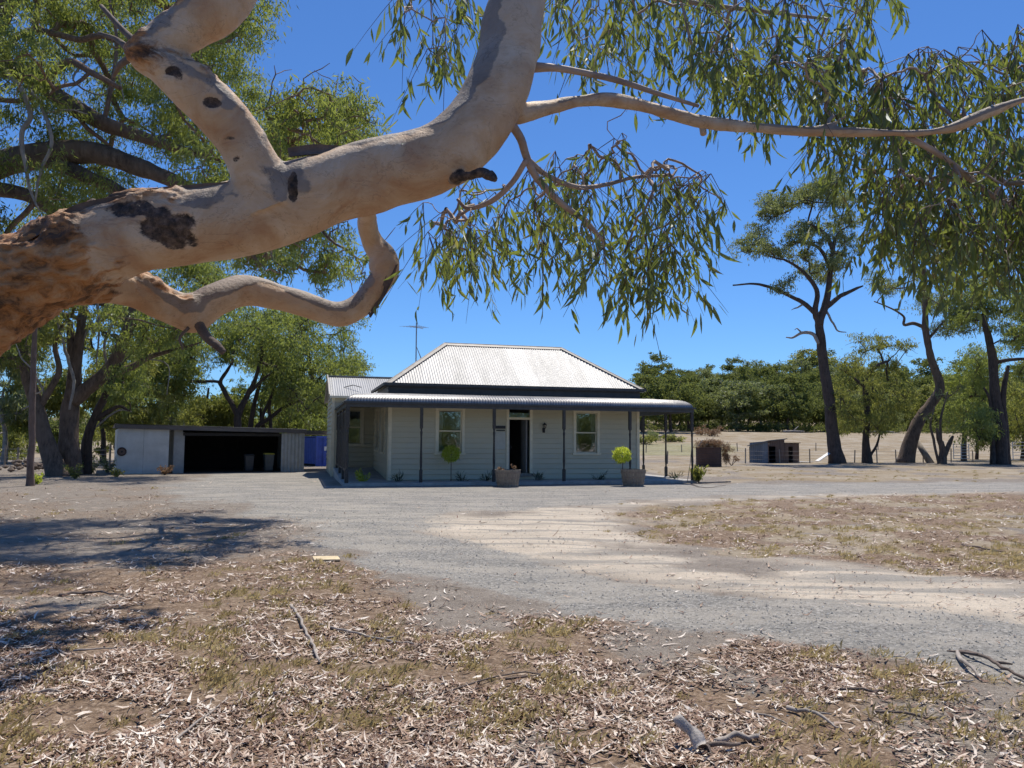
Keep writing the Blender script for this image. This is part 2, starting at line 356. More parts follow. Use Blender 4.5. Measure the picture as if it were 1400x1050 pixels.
def masks(x, y):
    P = np.stack([x, y], 1); r = np.hypot(x, y); P3 = np.stack([x, y, x*0], 1)
    nz = (vnoise(P3, .9, 4)-.5)*1.6*np.clip(.10*r, .3, 1.6) + (vnoise(P3, .25, 2)-.5)*np.clip(.08*r, .1, 1.5)
    w = np.clip(.05*r, .2, 1.2)
    g = {k: sm(sdist(P, v)+nz, -w, w) for k, v in POLY.items()}
    n2 = vnoise(P3, .7, 4)
    o = {}
    o['gravel'] = np.maximum(g['apron'], g['track'])
    o['sand'] = g['sand']*sm(n2, .25, .5)
    fr = g['front']*(1-g['bare'])*(1-.75*g['bare2'])
    o['litter'] = np.clip(fr*sm(n2, .22, .48) + .45*g['leftleaf']*sm(n2, .42, .58) + .95*g['field']*sm(n2, .25, .5), 0, 1)
    o['grass'] = np.clip(g['field']*sm(vnoise(P3, 1.3, 3), .38, .6) + g['verge']*sm(vnoise(P3, .5, 3), .3, .55) + .35*fr*sm(vnoise(P3, .8, 3), .5, .7) + sm(y, 60, 75), 0, 1)
    o['green'] = g['green']
    return o
ang = np.concatenate([np.linspace(-180, -46, 60, endpoint=False), np.linspace(-46, 46, 460, endpoint=False), np.linspace(46, 180, 60, endpoint=False)])*math.pi/180
pyr = np.concatenate([np.linspace(1.6*F/1.2, 1.6*F/3.0, 14, endpoint=False), np.linspace(1.6*F/3.0, 8, 215)])
rad = np.concatenate([[.15, .6], 1.6*F/pyr, np.geomspace(225, 7000, 45)])
RA, AN = np.meshgrid(rad, ang, indexing='ij')
gx = (RA*np.sin(AN)).ravel(); gy = (RA*np.cos(AN)).ravel()
mk = masks(gx, gy)
r_ = np.hypot(gx, gy); P3 = np.stack([gx, gy, gx*0], 1)
und = (vnoise(P3, 1.6, 4)-.5)*.07*sm(r_, 2, 4)*(1-sm(r_, 30, 60))*(1-.7*mk['gravel']) + (vnoise(P3, .3, 2)-.5)*.10*sm(r_, 3, 8)*(1-sm(r_, 18, 24))
gz = hz(gx, gy)+und
na, nr = len(ang), len(rad)
i, j = np.meshgrid(np.arange(nr-1), np.arange(na), indexing='ij'); jn = (j+1) % na
Q = np.stack([i*na+j, i*na+jn, (i+1)*na+jn, (i+1)*na+j], -1).reshape(-1, 4)[:, ::-1]
mt, nt, b = new_mat('ground'); N = NT(nt); p = N.pos()
big = N.noise(.35, 5, .6); med = N.noise(3, 6, .65); fin = N.noise(45, 5, .7); st = N.voro(42)
stv = N.node('SeparateColor'); nt.links.new(st, stv.inputs[0])
dirt = N.ramp(med, [(.3, (.19, .16, .13)), (.55, (.285, .25, .21)), (.75, (.38, .34, .29))])
dirt = N.mix(N.range(fin, .38, .62, .0, .75), dirt, (.12, .10, .085)); dirt = N.mix(N.range(N.noise(85, 4, .7), .56, .66, 0, .7), dirt, (.50, .45, .40))
sand = N.ramp(N.noise(1.1, 6, .65, N.map((.35, 1, 1))), [(.3, (.38, .335, .275)), (.5, (.545, .47, .375)), (.72, (.65, .57, .46))])
sand = N.mix(N.range(N.noise(20, 6, .7), .5, .7, 0, .6), sand, (.27, .25, .225))
rut = N.noise(2.2, 4, .6, N.map((.10, 1, 1), rot=(0, 0, .12)), .6); sand = N.mix(N.range(rut, .50, .60, 0, .75), sand, N.mix(N.range(fin, .35, .65), (.30, .29, .265), (.19, .185, .17))); sand = N.mix(N.range(N.noise(60, 4, .7), .58, .68, 0, .7), sand, (.18, .165, .145))
grav = N.ramp(stv.outputs[0], [(0, (.14, .135, .125)), (.45, (.25, .243, .225)), (.8, (.36, .345, .315)), (1, (.52, .495, .45))])
grav = N.mix(N.range(fin, .40, .60, 0, .55), grav, (.13, .13, .125)); grav = N.mix(N.range(rut, .54, .64, 0, .5), grav, (.21, .205, .19))
grav = N.mix(N.range(N.noise(1.6, 6, .7, N.map((.4, 1, 1))), .42, .62, 0, .75), grav, N.mix(N.range(fin, .3, .7), (.32, .295, .255), (.45, .415, .36)))
lit = N.ramp(N.noise(17, 8, .78, None, 1.2), [(.36, (.06, .036, .021)), (.47, (.16, .10, .058)), (.56, (.29, .205, .135)), (.68, (.56, .475, .39))])
gra = N.ramp(N.noise(9, 7, .72), [(.3, (.12, .085, .045)), (.5, (.255, .195, .115)), (.72, (.43, .36, .25))])
gra = N.mix(N.range(big, .42, .62), gra, N.ramp(N.noise(4, 6, .7), [(.3, (.27, .225, .165)), (.7, (.45, .395, .31))]))
c = N.mix(N.math('MULTIPLY', N.attr('sand'), .95), dirt, sand)
edge = lambda nm, k=.5: N.range(N.math('ADD', N.attr(nm), N.math('MULTIPLY', N.math('SUBTRACT', N.noise(6, 6, .75), .5), 1.1)), .32, .68)
c = N.mix(N.math('MULTIPLY', edge('gravel'), .92), c, grav)
c = N.mix(N.math('MULTIPLY', edge('litter'), .8), c, lit)
c = N.mix(N.math('MULTIPLY', edge('grass'), .85), c, gra)
c = N.mix(N.math('MULTIPLY', edge('green'), .55), c, N.mix(N.range(N.noise(2.5, 6, .7), .4, .6), (.13, .17, .055), (.33, .30, .17)))
N.set(b.inputs['Base Color'], c); b.inputs['Roughness'].default_value = .95; b.inputs['Specular IOR Level'].default_value = .2
hgt = N.math('ADD', N.math('MULTIPLY', fin, .5), N.math('ADD', N.math('MULTIPLY', med, 1.2), N.math('MULTIPLY', stv.outputs[0], .3)))
N.set(b.inputs['Normal'], N.bump(hgt, .9, .03)); M['ground'] = mt
tag(mobj('ground', np.stack([gx, gy, gz], 1), [Q], M['ground'], None, True, {k: mk[k] for k in ('gravel', 'sand', 'litter', 'grass', 'green')}), 'dry yard and paddock ground crossed by a curving gravel drive', 'ground', kind='structure')
# ------------------------------------------------------------------ the house
class Frame:
    def __init__(s, A, th):
        s.A = np.array([A[0], A[1], 0.0]); s.th = th; s.u = np.array([math.cos(th), math.sin(th), 0]); s.v = np.array([-math.sin(th), math.cos(th), 0])
    def face(s, px, py, t):
        """where the photo's pixel meets the plane y = t of this frame: (x, z)"""
        d = ray(px, py); o = EYE-s.A; k = (t-o@s.v)/(d@s.v); q = o+k*d; return q@s.u, q[2]
    def w(s, x, y, z=0.0): return s.A+x*s.u+y*s.v+np.array([0, 0, z])
HF = Frame(ground(470, 665), math.radians(15.5))
HX0, HX1, HT, VL = 1.72, 11.90, 1.70, 13.55        # body left and right, body front, verandah length
house = thing('weatherboard_cottage', 'low sage weatherboard cottage with corrugated iron roof and bullnose verandah', 'house', HF.A, HF.th)
def boards(mb, a0, a1, z0, z1, put, holes=(), pitch=.20):
    """overlapping boards along one wall; put(a, out, z) gives the point 'out' metres proud of the wall plane"""
    z = z0
    while z < z1-.01:
        zt = min(z+pitch, z1); cuts = sorted((h0, h1) for h0, h1, g0, g1 in holes if g0 < (z+zt)/2 < g1); x = a0; segs = []
        for h0, h1 in cuts:
            if h0 > x: segs.append((x, h0))
            x = max(x, h1)
        if x < a1: segs.append((x, a1))
        r = random.random()
        for x0, x1 in segs:
            zb_ = z+.024; mb.add([put(x0, .044, zb_), put(x1, .044, zb_), put(x1, .012, zt), put(x0, .012, zt), put(x0, .0, zb_), put(x1, .0, zb_)], [(0, 1, 2, 3), (4, 5, 1, 0)], a=r)
        z = zt
def wall_core(mb, a0, a1, z0, z1, th, put, holes=()):
    """solid wall behind the boards, split round its openings"""
    xs = sorted({a0, a1, *[h for q in holes for h in q[:2]]}); zs = sorted({z0, z1, *[min(max(h, z0), z1) for q in holes for h in q[2:]]})
    for x0, x1 in zip(xs, xs[1:]):
        for y0, y1 in zip(zs, zs[1:]):
            if any(h[0] <= (x0+x1)/2 <= h[1] and h[2] <= (y0+y1)/2 <= h[3] for h in holes): continue
            mb.hexa([put(x0, -.001, y0), put(x1, -.001, y0), put(x1, -th, y0), put(x0, -th, y0)], [put(x0, -.001, y1), put(x1, -.001, y1), put(x1, -th, y1), put(x0, -th, y1)])
WL = (3.58, 4.50, 1.14, 2.80); DR = (6.37, 7.23, .34, 2.84); WR = (9.16, 10.07, 1.14, 2.76)
front = lambda a, o, z: (a, HT-o, z)
left = lambda a, o, z: (HX0-o, a, z)
right = lambda a, o, z: (HX1+o, a, z)
back = lambda a, o, z: (a, 6.55+o, z)
mb = MB(); boards(mb, HX0, HX1, .10, 3.36, front, (WL, DR, WR)); wall_core(mb, HX0+.1, HX1-.1, .08, 3.7, .1, front, (WL, DR, WR)); mb.build('front_wall', M['board'], house)
SW = ((3.1, 4.0, 1.14, 2.80), (5.4, 6.3, 1.20, 2.85))
mb = MB(); boards(mb, HT, 7.5, .10, 3.36, left, SW); wall_core(mb, HT+.01, 6.5, .08, 3.7, .1, left, SW[:1]+((5.4, 6.3, 1.20, 2.85),)); mb.build('side_wall', M['board'], house)
mb = MB(); boards(mb, HT, 6.55, .10, 3.36, right); wall_core(mb, HT+.01, 6.5, .08, 3.7, .1, right); mb.build('side_wall', M['board'], house)
mb = MB(); wall_core(mb, HX0+.1, HX1-.1, .08, 3.7, .1, back); mb.build('back_wall', M['board'], house)
for q in ((HX0-.02, HX0+.09, HT-.056, HT-.006), (HX1-.09, HX1+.02, HT-.056, HT-.006), (HX1+.002, HX1+.052, HT, HT+.11), (HX0-.054, HX0-.004, HT, HT+.1)):
    mb = MB(); mb.box(*q, .1, 3.36); mb.build('corner_board', M['trim'], house)
mb = MB(); mb.box(HX0+.12, HX1-.12, HT+.12, 6.4, .20, .30); mb.build('floor', M['dark_int'], house)
mb = MB(); mb.box(HX0+.12, HX1-.12, HT+.12, 6.4, 3.0, 3.05); mb.box(6.0, 6.08, HT+.12, 6.4, .3, 3.0); mb.box(7.6, 7.68, HT+.12, 6.4, .3, 3.0); mb.build('interior_walls', M['interior'], house)
# dark band and eaves gutter above the verandah roof
mb = MB(); mb.box(HX0-.05, HX1+.05, HT-.06, HT-.034, 3.36, 3.66); mb.box(HX0-.06, HX0-.034, HT-.03, 6.6, 3.36, 3.66); mb.box(HX1+.034, HX1+.06, HT-.03, 6.6, 3.36, 3.66)
mb.box(HX0-.2, HX1+.2, HT-.2, HT-.062, 3.62, 3.655); mb.build('eaves_band', M['dark_trim'], house)
mb = MB(); E0, E1, EF, EB = HX0-.16, HX1+.16, HT-.18, 6.75
mb.box(E0-.09, E1+.09, EF-.10, EF-.005, 3.66, 3.76); mb.box(E0-.10, E0-.005, EF, EB, 3.66, 3.76); mb.box(E1+.005, E1+.10, EF, EB, 3.66, 3.76); mb.build('gutter', M['dark_trim'], house)
# corrugated hip roof: sheets run up each slope
RZ0, RZ1 = 3.74, 5.66; RT = (EF+EB)/2; HALF = RT-EF; RS0, RS1 = E0+2.68, E1-2.66
def slope(mb, a0, a1, top0, top1, put, pitch=.10, amp=.009):
    n = int((a1-a0)/pitch*6); a = np.linspace(a0, a1, n+1)
    f = np.minimum(1, np.minimum((a-a0)/max(top0-a0, 1e-6), (a1-a)/max(a1-top1, 1e-6))); rows = []; wob = amp*np.sin(a*2*math.pi/pitch)
    for k in (0, .5, 1): rows.append(np.array([put(x, k*ff, w) for x, ff, w in zip(a, f, wob)]))
    V = np.vstack(rows); m1 = n+1; i = np.arange(n); q = np.vstack([np.stack([r*m1+i, r*m1+i+1, (r+1)*m1+i+1, (r+1)*m1+i], 1) for r in (0, 1)])
    sheet = np.floor(a/.76); rn = np.array([_hash(np.int64(v), np.int64(3), np.int64(int(a0*7))) for v in sheet]); mb.add(V, q, a=np.tile(rn, 3))
for nm in ('front', 'back', 'left', 'right'):
    mb = MB(); dz = RZ1-RZ0
    if nm in ('front', 'back'):
        y0 = EF if nm == 'front' else EB; sg = 1 if nm == 'front' else -1
        slope(mb, E0, E1, RS0, RS1, lambda x, f, w: (x, y0+sg*HALF*f-sg*w*.6, RZ0+dz*f+w*.8))
    else:
        x0, xi = (E0, RS0) if nm == 'left' else (E1, RS1)
        slope(mb, EF, EB, RT, RT, lambda x, f, w: (x0+(xi-x0)*f, x, RZ0+dz*f+w))
    mb.build('roof_slope', M['zinc'], house, True)
mb = MB()
for p_, q_ in (((RS0, RT, RZ1), (RS1, RT, RZ1)), ((E0, EF, RZ0), (RS0, RT, RZ1)), ((E1, EF, RZ0), (RS1, RT, RZ1)), ((E0, EB, RZ0), (RS0, RT, RZ1)), ((E1, EB, RZ0), (RS1, RT, RZ1))):
    p_ = np.array(p_)+(0, 0, .012); q_ = np.array(q_)+(0, 0, .012); d = q_-p_; k = max(2, int(np.linalg.norm(d)/1.8))
    mb.tube([p_+d*i/k for i in range(k+1)], .028, 8)
    sx = np.cross(d, (0, 0, 1)); sx /= np.linalg.norm(sx); up = np.cross(sx, d); up /= np.linalg.norm(up)
    for sgn in (1, -1):
        o = sgn*sx*.17-np.array([0, 0, .068 if abs(d[2]) > .1 else .125]); mb.add([p_+up*.015, q_+up*.015, q_+o+up*.02, p_+o+up*.02], [(0, 1, 2, 3)])
mb.build('ridge_capping', M['ridge'], house)
# bullnose verandah roof
PR = [(1.72, 3.37), (1.2, 3.325), (.62, 3.265)]+[(.05+.52*(1-math.sin(k*math.pi/2/7))*1.0 if k else .57, 2.955+.30*math.cos(k*math.pi/2/7)) for k in range(8)]
def bull(mb, len0, len1, put, mitre0=True, mitre1=True, pitch=.105, amp=.016):
    n = int((len1-len0)/pitch*6); rows = []
    for k, (t, z) in enumerate(PR):
        k0, k1 = PR[max(k-1, 0)], PR[min(k+1, len(PR)-1)]; d = np.array([k0[0]-k1[0], k0[1]-k1[1]]); nrm = np.array([-d[1], d[0]])/np.linalg.norm(d)
        a = np.linspace(len0+(t if mitre0 else 0), len1-(t if mitre1 else 0), n+1); w = amp*np.sin(a*2*math.pi/pitch)
        rows.append(np.array([put(x, t+nrm[0]*ww, z+nrm[1]*ww) for x, ww in zip(a, w)]))
    m1 = n+1; i = np.arange(n); q = np.vstack([np.stack([r*m1+i, (r+1)*m1+i, (r+1)*m1+i+1, r*m1+i+1], 1) for r in range(len(PR)-1)])
    mb.add(np.vstack(rows), q, a=.2)
mb = MB(); bull(mb, 0, VL, lambda a, t, z: (a, t, z)); mb.build('verandah_roof', M['zinc_dark'], house, True)
mb = MB(); bull(mb, 0, 7.45, lambda a, t, z: (t, a, z), True, False); mb.build('verandah_roof', M['zinc_dark'], house, True)
mb = MB(); bull(mb, 0, 6.7, lambda a, t, z: (VL-t, a, z), True, False); mb.build('verandah_roof', M['zinc_dark'], house, True)
mb = MB(); mb.box(.02, VL-.02, .03, .10, 2.77, 2.93); mb.box(.03, .10, .102, 7.4, 2.77, 2.93); mb.box(VL-.10, VL-.03, .102, 6.6, 2.77, 2.93)
mb.box(-.03, VL+.03, -.05, .028, 2.90, 2.965); mb.box(-.05, .018, .03, 7.4, 2.90, 2.965); mb.box(VL-.018, VL+.05, .03, 6.6, 2.90, 2.965); mb.build('verandah_beam', M['dark_trim'], house)
def post(x, y, z0=.0, w=.05, nm='verandah_post'):
    mb = MB(); h = 2.77
    mb.box(x-w, x+w, y-w, y+w, z0, .55); mb.box(x-w, x+w, y-w, y+w, 2.05, h)
    mb.lathe([(w*.95, .55), (w*.6, .6), (w*.75, .66), (w*.95, .85), (w*.72, 1.3), (w*.66, 1.75), (w*.9, 1.9), (w*.55, 1.97), (w*.95, 2.05)], (x, y, 0), 10); return mb.build(nm, M['post'], house)
for x in (.09, 2.69, 5.38, 8.10, 10.80, 13.46): post(x, .09, 0, .065 if x < 1 else .052)
for x, y in ((13.46, 2.35), (13.46, 4.55), (13.46, 6.55), (.09, 2.3), (.09, 4.7), (.09, 7.2)): post(x, y)
mb = MB()
for y0, y1 in ((.2, 2.2), (2.4, 4.6), (4.8, 7.1)):
    mb.box(.07, .095, y0, y1, .5, .58); mb.box(.07, .095, y0, y1, 2.6, 2.68)
    for k in range(int((y1-y0)/.075)): mb.box(.072, .09, y0+k*.075, y0+k*.075+.03, .582, 2.598)
mb.build('verandah_screen', M['post'], house)
mb = MB(); mb.box(-.04, VL+.04, -.05, HT-.04, -.1, .105); mb.box(HX1+.04, VL+.04, HT-.038, 6.7, -.1, .15)
mb.hexa([(-.04, HT-.038, -.1), (HX0-.04, HT-.038, -.1), (HX0-.04, 7.46, -.1), (-.04, 7.46, -.1)], [(-.04, HT-.038, .105), (HX0-.04, HT-.038, .105), (HX0-.04, 7.46, .40), (-.04, 7.46, .40)])
mb.build('verandah_floor', M['concrete'], house, bevel=.01)
def window(h, put, curtain=True, rails=1):
    """sash window: frame > sash, pane, curtain"""
    x0, x1, z0, z1 = h
    def bx(mb, a0, a1, b0, b1, o0, o1):
        mb.hexa([put(a0, o1, b0), put(a1, o1, b0), put(a1, o0, b0), put(a0, o0, b0)], [put(a0, o1, b1), put(a1, o1, b1), put(a1, o0, b1), put(a0, o0, b1)])
    mb = MB(); t = .11
    bx(mb, x0-t, x0, z0, z1, -.06, .058); bx(mb, x1, x1+t, z0, z1, -.06, .058); bx(mb, x0-t-.02, x1+t+.02, z1, z1+.11, -.06, .064); bx(mb, x0-t-.04, x1+t+.04, z0-.075, z0, -.06, .09)
    fr = mb.build('window', M['trim'], house)
    mb = MB(); zm = (z0+z1)/2-.02; s = .045
    for a, b_, o in ((zm, z1, -.02), (z0, zm+.04, -.055)):
        bx(mb, x0, x0+s, a, b_, o-.03, o); bx(mb, x1-s, x1, a, b_, o-.03, o); bx(mb, x0+s, x1-s, a, a+s, o-.03, o); bx(mb, x0+s, x1-s, b_-s, b_, o-.03, o)
    mb.build('sash', M['trim'], fr)
    mb = MB()
    for a, b_, o in ((zm+s, z1-s, -.035), (z0+s, zm, -.07)): bx(mb, x0+s, x1-s, a, b_, o-.004, o)
    mb.build('pane', M['glass'], fr)
    if curtain:
        mb = MB(); wd = (x1-x0)
        for sg, xs in ((1, x0+.02), (-1, x1-.02)):
            n = 22; rows = []
            for zz, ww in ((z1, .20), (z0+1.1, .22), (z0+.5, .14), (z0, .30)):
                rows.append([put(xs+sg*wd*ww*k/n, -.15-.018*math.sin(k*1.9), zz) for k in range(n+1)])
            V = np.vstack(rows); i = np.arange(n); q = np.vstack([np.stack([r*(n+1)+i, r*(n+1)+i+1, (r+1)*(n+1)+i+1, (r+1)*(n+1)+i], 1) for r in range(3)]); mb.add(V, q)
        mb.build('curtain', M['curtain'], fr)
    return fr
window(WL, front); window(WR, front); window(SW[0], left); window(SW[1], left)
# front doorway
mb = MB(); x0, x1, z0, z1 = DR
mb.box(x0-.10, x0, HT-.06, HT+.09, .2, z1); mb.box(x1, x1+.11, HT-.06, HT+.09, .2, z1); mb.box(x0-.12, x1+.13, HT-.066, HT+.09, z1, z1+.12); mb.box(x0, x1, HT-.03, HT+.06, 2.44, 2.53)
df = mb.build('door_frame', M['trim'], house)
mb = MB(); mb.box(x0+.03, x1-.03, HT+.01, HT+.016, 2.53, z1-.02); mb.build('transom_pane', M['glass'], df)
mb = MB(); mb.box(x0-.12, x1+.13, HT-.12, HT+.12, .22, .335); mb.build('door_sill', M['timber'], df)
mb = MB(); a = math.radians(74); hx, hy = x0+.04, HT-.03
pt = lambda r, o, z: (hx+r*math.cos(a)*.9-o*math.sin(a), hy-r*math.sin(a)*-.9+o*math.cos(a)+.04, z)
for r0, r1, q0, q1 in ((0, .09, .36, 2.42), (.71, .80, .36, 2.42), (.09, .71, .36, .5), (.09, .71, 1.1, 1.22), (.09, .71, 2.32, 2.42)):
    mb.hexa([pt(r0, 0, q0), pt(r1, 0, q0), pt(r1, .035, q0), pt(r0, .035, q0)], [pt(r0, 0, q1), pt(r1, 0, q1), pt(r1, .035, q1), pt(r0, .035, q1)])
for r0, r1, q0, q1 in ((.09, .71, .5, 1.1), (.09, .71, 1.22, 2.32)):
    mb.hexa([pt(r0, .012, q0), pt(r1, .012, q0), pt(r1, .022, q0), pt(r0, .022, q0)], [pt(r0, .012, q1), pt(r1, .012, q1), pt(r1, .022, q1), pt(r0, .022, q1)])
sdr = mb.build('door', M['grey_paint'], house)
mb = MB(); mb.tube([pt(.76, -.06, 1.3), pt(.76, -.06, 1.42)], .012, 8); mb.build('handle', M['metal_grey'], sdr)
mb = MB(); mb.box(x1-.14, x1-.09, HT+.02, HT+.75, .35, 2.43); mb.build('door', M['interior'], house)
# wall lamp by the door
lx, lz = HF.face(743, 584, HT); mb = MB()
mb.box(lx-.05, lx+.05, HT-.06, HT-.02, lz-.22, lz-.02); mb.tube([(lx, HT-.05, lz-.15), (lx, HT-.14, lz-.19), (lx, HT-.16, lz-.08)], .012, 8)
mb.lathe([(.01, .20), (.03, .17), (.09, .12), (.095, .10)], (lx, HT-.16, lz-.02), 8); mb.lathe([(.03, -.06), (.045, -.05), (.05, -.04)], (lx, HT-.16, lz), 8)
for k in range(6): mb.bar((lx+.045*math.cos(k*1.047), HT-.16+.045*math.sin(k*1.047), lz-.05), (lx+.085*math.cos(k*1.047), HT-.16+.085*math.sin(k*1.047), lz+.09), .008, .008)
lp = mb.build('wall_lamp', M['metal_dark'], house)
mb = MB(); mb.lathe([(.04, -.045), (.078, .085)], (lx, HT-.16, lz), 6); mb.build('lamp_glass', M['glass'], lp)
# mail plate and notice panel between post and door
mb = MB(); mb.box(5.80, 6.22, HT-.09, HT-.02, 2.08, 2.19); mb.box(5.86, 6.20, HT-.08, HT-.02, 1.99, 2.03); mb.build('mail_slot', M['metal_dark'], house)
mb = MB(); mb.box(5.80, 6.22, HT-.062, HT-.02, 1.27, 1.95); mb.build('notice_panel', M['notice'], house)
# rear wing at the left
WT = 7.5; WX0, WX1 = -.12, 6.2; w1 = (HF.face(476, 560, WT)[0], HF.face(493, 610, WT)[0], 1.42, 2.93); w1 = (.50, 1.13, 1.42, 2.93)
wf = lambda a, o, z: (a, WT-o, z)
wl = lambda a, o, z: (WX0-o, a, z)
mb = MB(); boards(mb, WX0, HX0-.04, .05, 3.5, wf, (w1,)); wall_core(mb, WX0+.1, HX0+1.5, 0, 3.5, .1, wf, (w1,)); wall_core(mb, HX0+1.5, WX1, 0, 3.5, .1, wf); mb.build('wing_wall', M['board'], house)
mb = MB(); boards(mb, WT, 13.2, .05, 3.5, wl); wall_core(mb, WT+.01, 13.2, -.1, 3.5, .1, wl)
for k in range(7):
    z = 3.5+k*.155; f = (z-3.5)/1.12; y0 = WT+f*2.85; y1 = 13.2-f*2.85
    mb.add([wl(y0, .03, z), wl(y1, .03, z), wl(y1, .008, z+.155), wl(y0, .008, z+.155)], [(0, 1, 2, 3)])
mb.build('wing_side_wall', M['board'], house)
mb = MB(); wall_core(mb, WX0, WX1, 0, 3.5, .1, lambda a, o, z: (a, 13.2+o, z)); wall_core(mb, WT, 13.2, 0, 3.5, .1, lambda a, o, z: (WX1+o, a, z)); mb.build('wing_rear_wall', M['board'], house)
window(w1, wf)
mb = MB(); slope(mb, WX0-.14, WX1+.14, WX0-.14, WX1+.14, lambda x, f, w: (x, WT-.12+2.95*f, 3.53+1.1*f+w)); mb.build('wing_roof', M['zinc'], house, True)
mb = MB(); slope(mb, WX0-.14, WX1+.14, WX0-.14, WX1+.14, lambda x, f, w: (x, 13.42-3.12*f, 3.5+1.13*f+w)); mb.build('wing_roof', M['zinc'], house, True)
mb = MB(); mb.bar((WX0-.16, WT-.14, 3.55), (WX0-.16, WT+2.9, 4.66), .05, .16); mb.bar((WX0-.16, 13.4, 3.52), (WX0-.16, WT+2.86, 4.66), .05, .16); mb.bar((WX0-.2, WT+2.84, 4.66), (WX1+.2, WT+2.84, 4.66), .2, .05); mb.build('wing_capping', M['ridge'], house)
mb = MB(); mb.box(WX0-.16, WX1, WT-.24, WT-.13, 3.45, 3.55); mb.build('wing_gutter', M['trim'], house)
mb = MB(); mb.box(WX0-.045, WX0+.09, WT-.05, WT-.032, .0, 3.45); mb.build('wing_corner_board', M['trim'], house)
mb = MB(); mb.tube([(.4, WT+1.2, 4.02), (.8, WT+.95, 4.12), (1.15, WT+.6, 4.0)], .018, 6); mb.build('roof_pipe', M['metal_dark'], house)
# TV antenna on the back of the hip
def roof_z(x, y): return RZ0+(RZ1-RZ0)*min((x-E0)/(RS0-E0), (E1-x)/(E1-RS1), (y-EF)/HALF, (EB-y)/HALF)
q = at(568.8, 490, 33.6); loc = q-HF.A; ax, ay = loc@HF.u, loc@HF.v; az = roof_z(ax, ay)
zt = at(568.8, 441, q[1])[2]; zb = at(568.8, 447.5, q[1])[2]
ant = thing('antenna', 'thin television antenna on a braced mast rising behind the cottage roof', 'antenna', HF.w(ax, ay, az), HF.th)
mb = MB(); mb.tube([(0, 0, -.02), (0, 0, zt-az)], .027, 8); mb.build('mast', M['metal_grey'], ant)
rx = ax+1.1; mb = MB(); zs = (zt-az)*.6
for dx, dy in ((.62, -.1), (.72, .25)): mb.tube([(0, 0, zs), (dx, dy, roof_z(ax+dx, ay+dy)-az-.01)], .012, 6)
mb.build('brace', M['metal_grey'], ant)
mb = MB(); ze = zb-az; mb.tube([(-.35, -.35, ze), (.35, .35, ze)], .013, 6)
for k in range(6):
    c = -.32+k*.125; L = .50-.04*k; mb.tube([(c-L*.85, c*.6+L*.45, ze+.015), (c+L*.85, c*.6-L*.45, ze+.015)], .006, 5)
mb.build('aerial_rods', M['metal_grey'], ant)

# ------------------------------------------------------------------ carport, container, bins
B0 = ground(159, 648.5); B1 = ground(413.5, 645); CF = Frame(B0, math.atan2(B1[1]-B0[1], B1[0]-B0[0])); CL = float(np.linalg.norm((B1-B0)[:2]))
cp = thing('carport', 'long low flat roofed carport with white panel and dark open bay', 'carport', CF.A, CF.th)
sx = lambda px, t=0.0: CF.face(px, 620, t)[0]
TOPL, TOPR = CF.face(159, 586, 0)[1], CF.face(413, 592.5, 0)[1]
mb = MB(); e = sx(230.5); mb.box(.0, e*.5-.004, 0, .05, -.05, TOPL); mb.box(e*.5+.004, e, 0, .05, -.05, TOPL); mb.box(0, .05, .052, 6, -.05, TOPL); mb.box(e-.05, e, .052, 3, -.05, TOPL); mb.build('white_panel', M['white_paint'], cp)
p0, p1 = sx(237, .25), sx(249, .25); mb = MB(); mb.box(p0, p1, .25, .30, -.05, TOPL-.03); mb.box(e+.01, p1, 1.2, 1.25, -.05, TOPL-.03); mb.build('recessed_panel', M['grey_paint'], cp)
p2 = sx(384.5)
def corr_wall(mb, a0, a1, z0, z1, put, pitch=.11, amp=.012):
    n = max(6, int((a1-a0)/pitch*6)); a = np.linspace(a0, a1, n+1); w = amp*np.sin(a*2*math.pi/pitch)
    V = np.vstack([[put(x, ww, z) for x, ww in zip(a, w)] for z in (z0, z1)]); i = np.arange(n); mb.add(V, np.stack([i, i+1, n+2+i, n+1+i], 1), a=np.tile(np.array([_hash(np.int64(k//18), np.int64(5), np.int64(int(a0*9))) for k in range(n+1)]), 2))
mb = MB(); corr_wall(mb, p2, CL-.03, -.05, TOPR, lambda x, w, z: (x, .0+w, z), .18); mb.build('corrugated_panel', M['grey_paint'], cp)
mb = MB(); corr_wall(mb, .0, 5.9, -.05, TOPR, lambda x, w, z: (CL-.05+w, x+.04, z), .18); mb.build('side_panel', M['grey_paint'], cp)
for q in ((p1, p1+.09, .25, .34), (CL-.04, CL+.06, -.03, .06)): mb = MB(); mb.box(*q, -.05, TOPR); mb.build('post', M['grey_paint'], cp)
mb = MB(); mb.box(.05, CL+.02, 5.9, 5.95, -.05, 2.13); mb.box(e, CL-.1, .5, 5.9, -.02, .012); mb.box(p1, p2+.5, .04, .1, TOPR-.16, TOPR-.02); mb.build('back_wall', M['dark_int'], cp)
mb = MB(); tl, tr = TOPL+.005, TOPR+.005; th_ = .20
mb.hexa([(-.15, -.18, tl), (CL+.12, -.18, tr), (CL+.12, -.12, tr), (-.15, -.12, tl)], [(-.15, -.18, tl+th_), (CL+.12, -.18, tr+th_*.9), (CL+.12, -.12, tr+th_*.9), (-.15, -.12, tl+th_)]); mb.build('fascia', M['fascia'], cp)
mb = MB(); n = 500; a = np.linspace(-.15, CL+.12, n+1); f = (a+.15)/(CL+.27); zz = (tl+th_)*(1-f)+(tr+th_*.9)*f+.02+.012*np.sin(a*2*math.pi/.076)
V = np.vstack([np.stack([a, a*0+y, zz-dz], 1) for y, dz in ((-.22, 0), (6.1, .12))]); i = np.arange(n); mb.add(V, np.stack([i, i+1, n+2+i, n+1+i], 1)); mb.build('roof', M['zinc_dark'], cp, True)
za = at(415, 590, CF.w(CL, .6)[1])[2]-.04
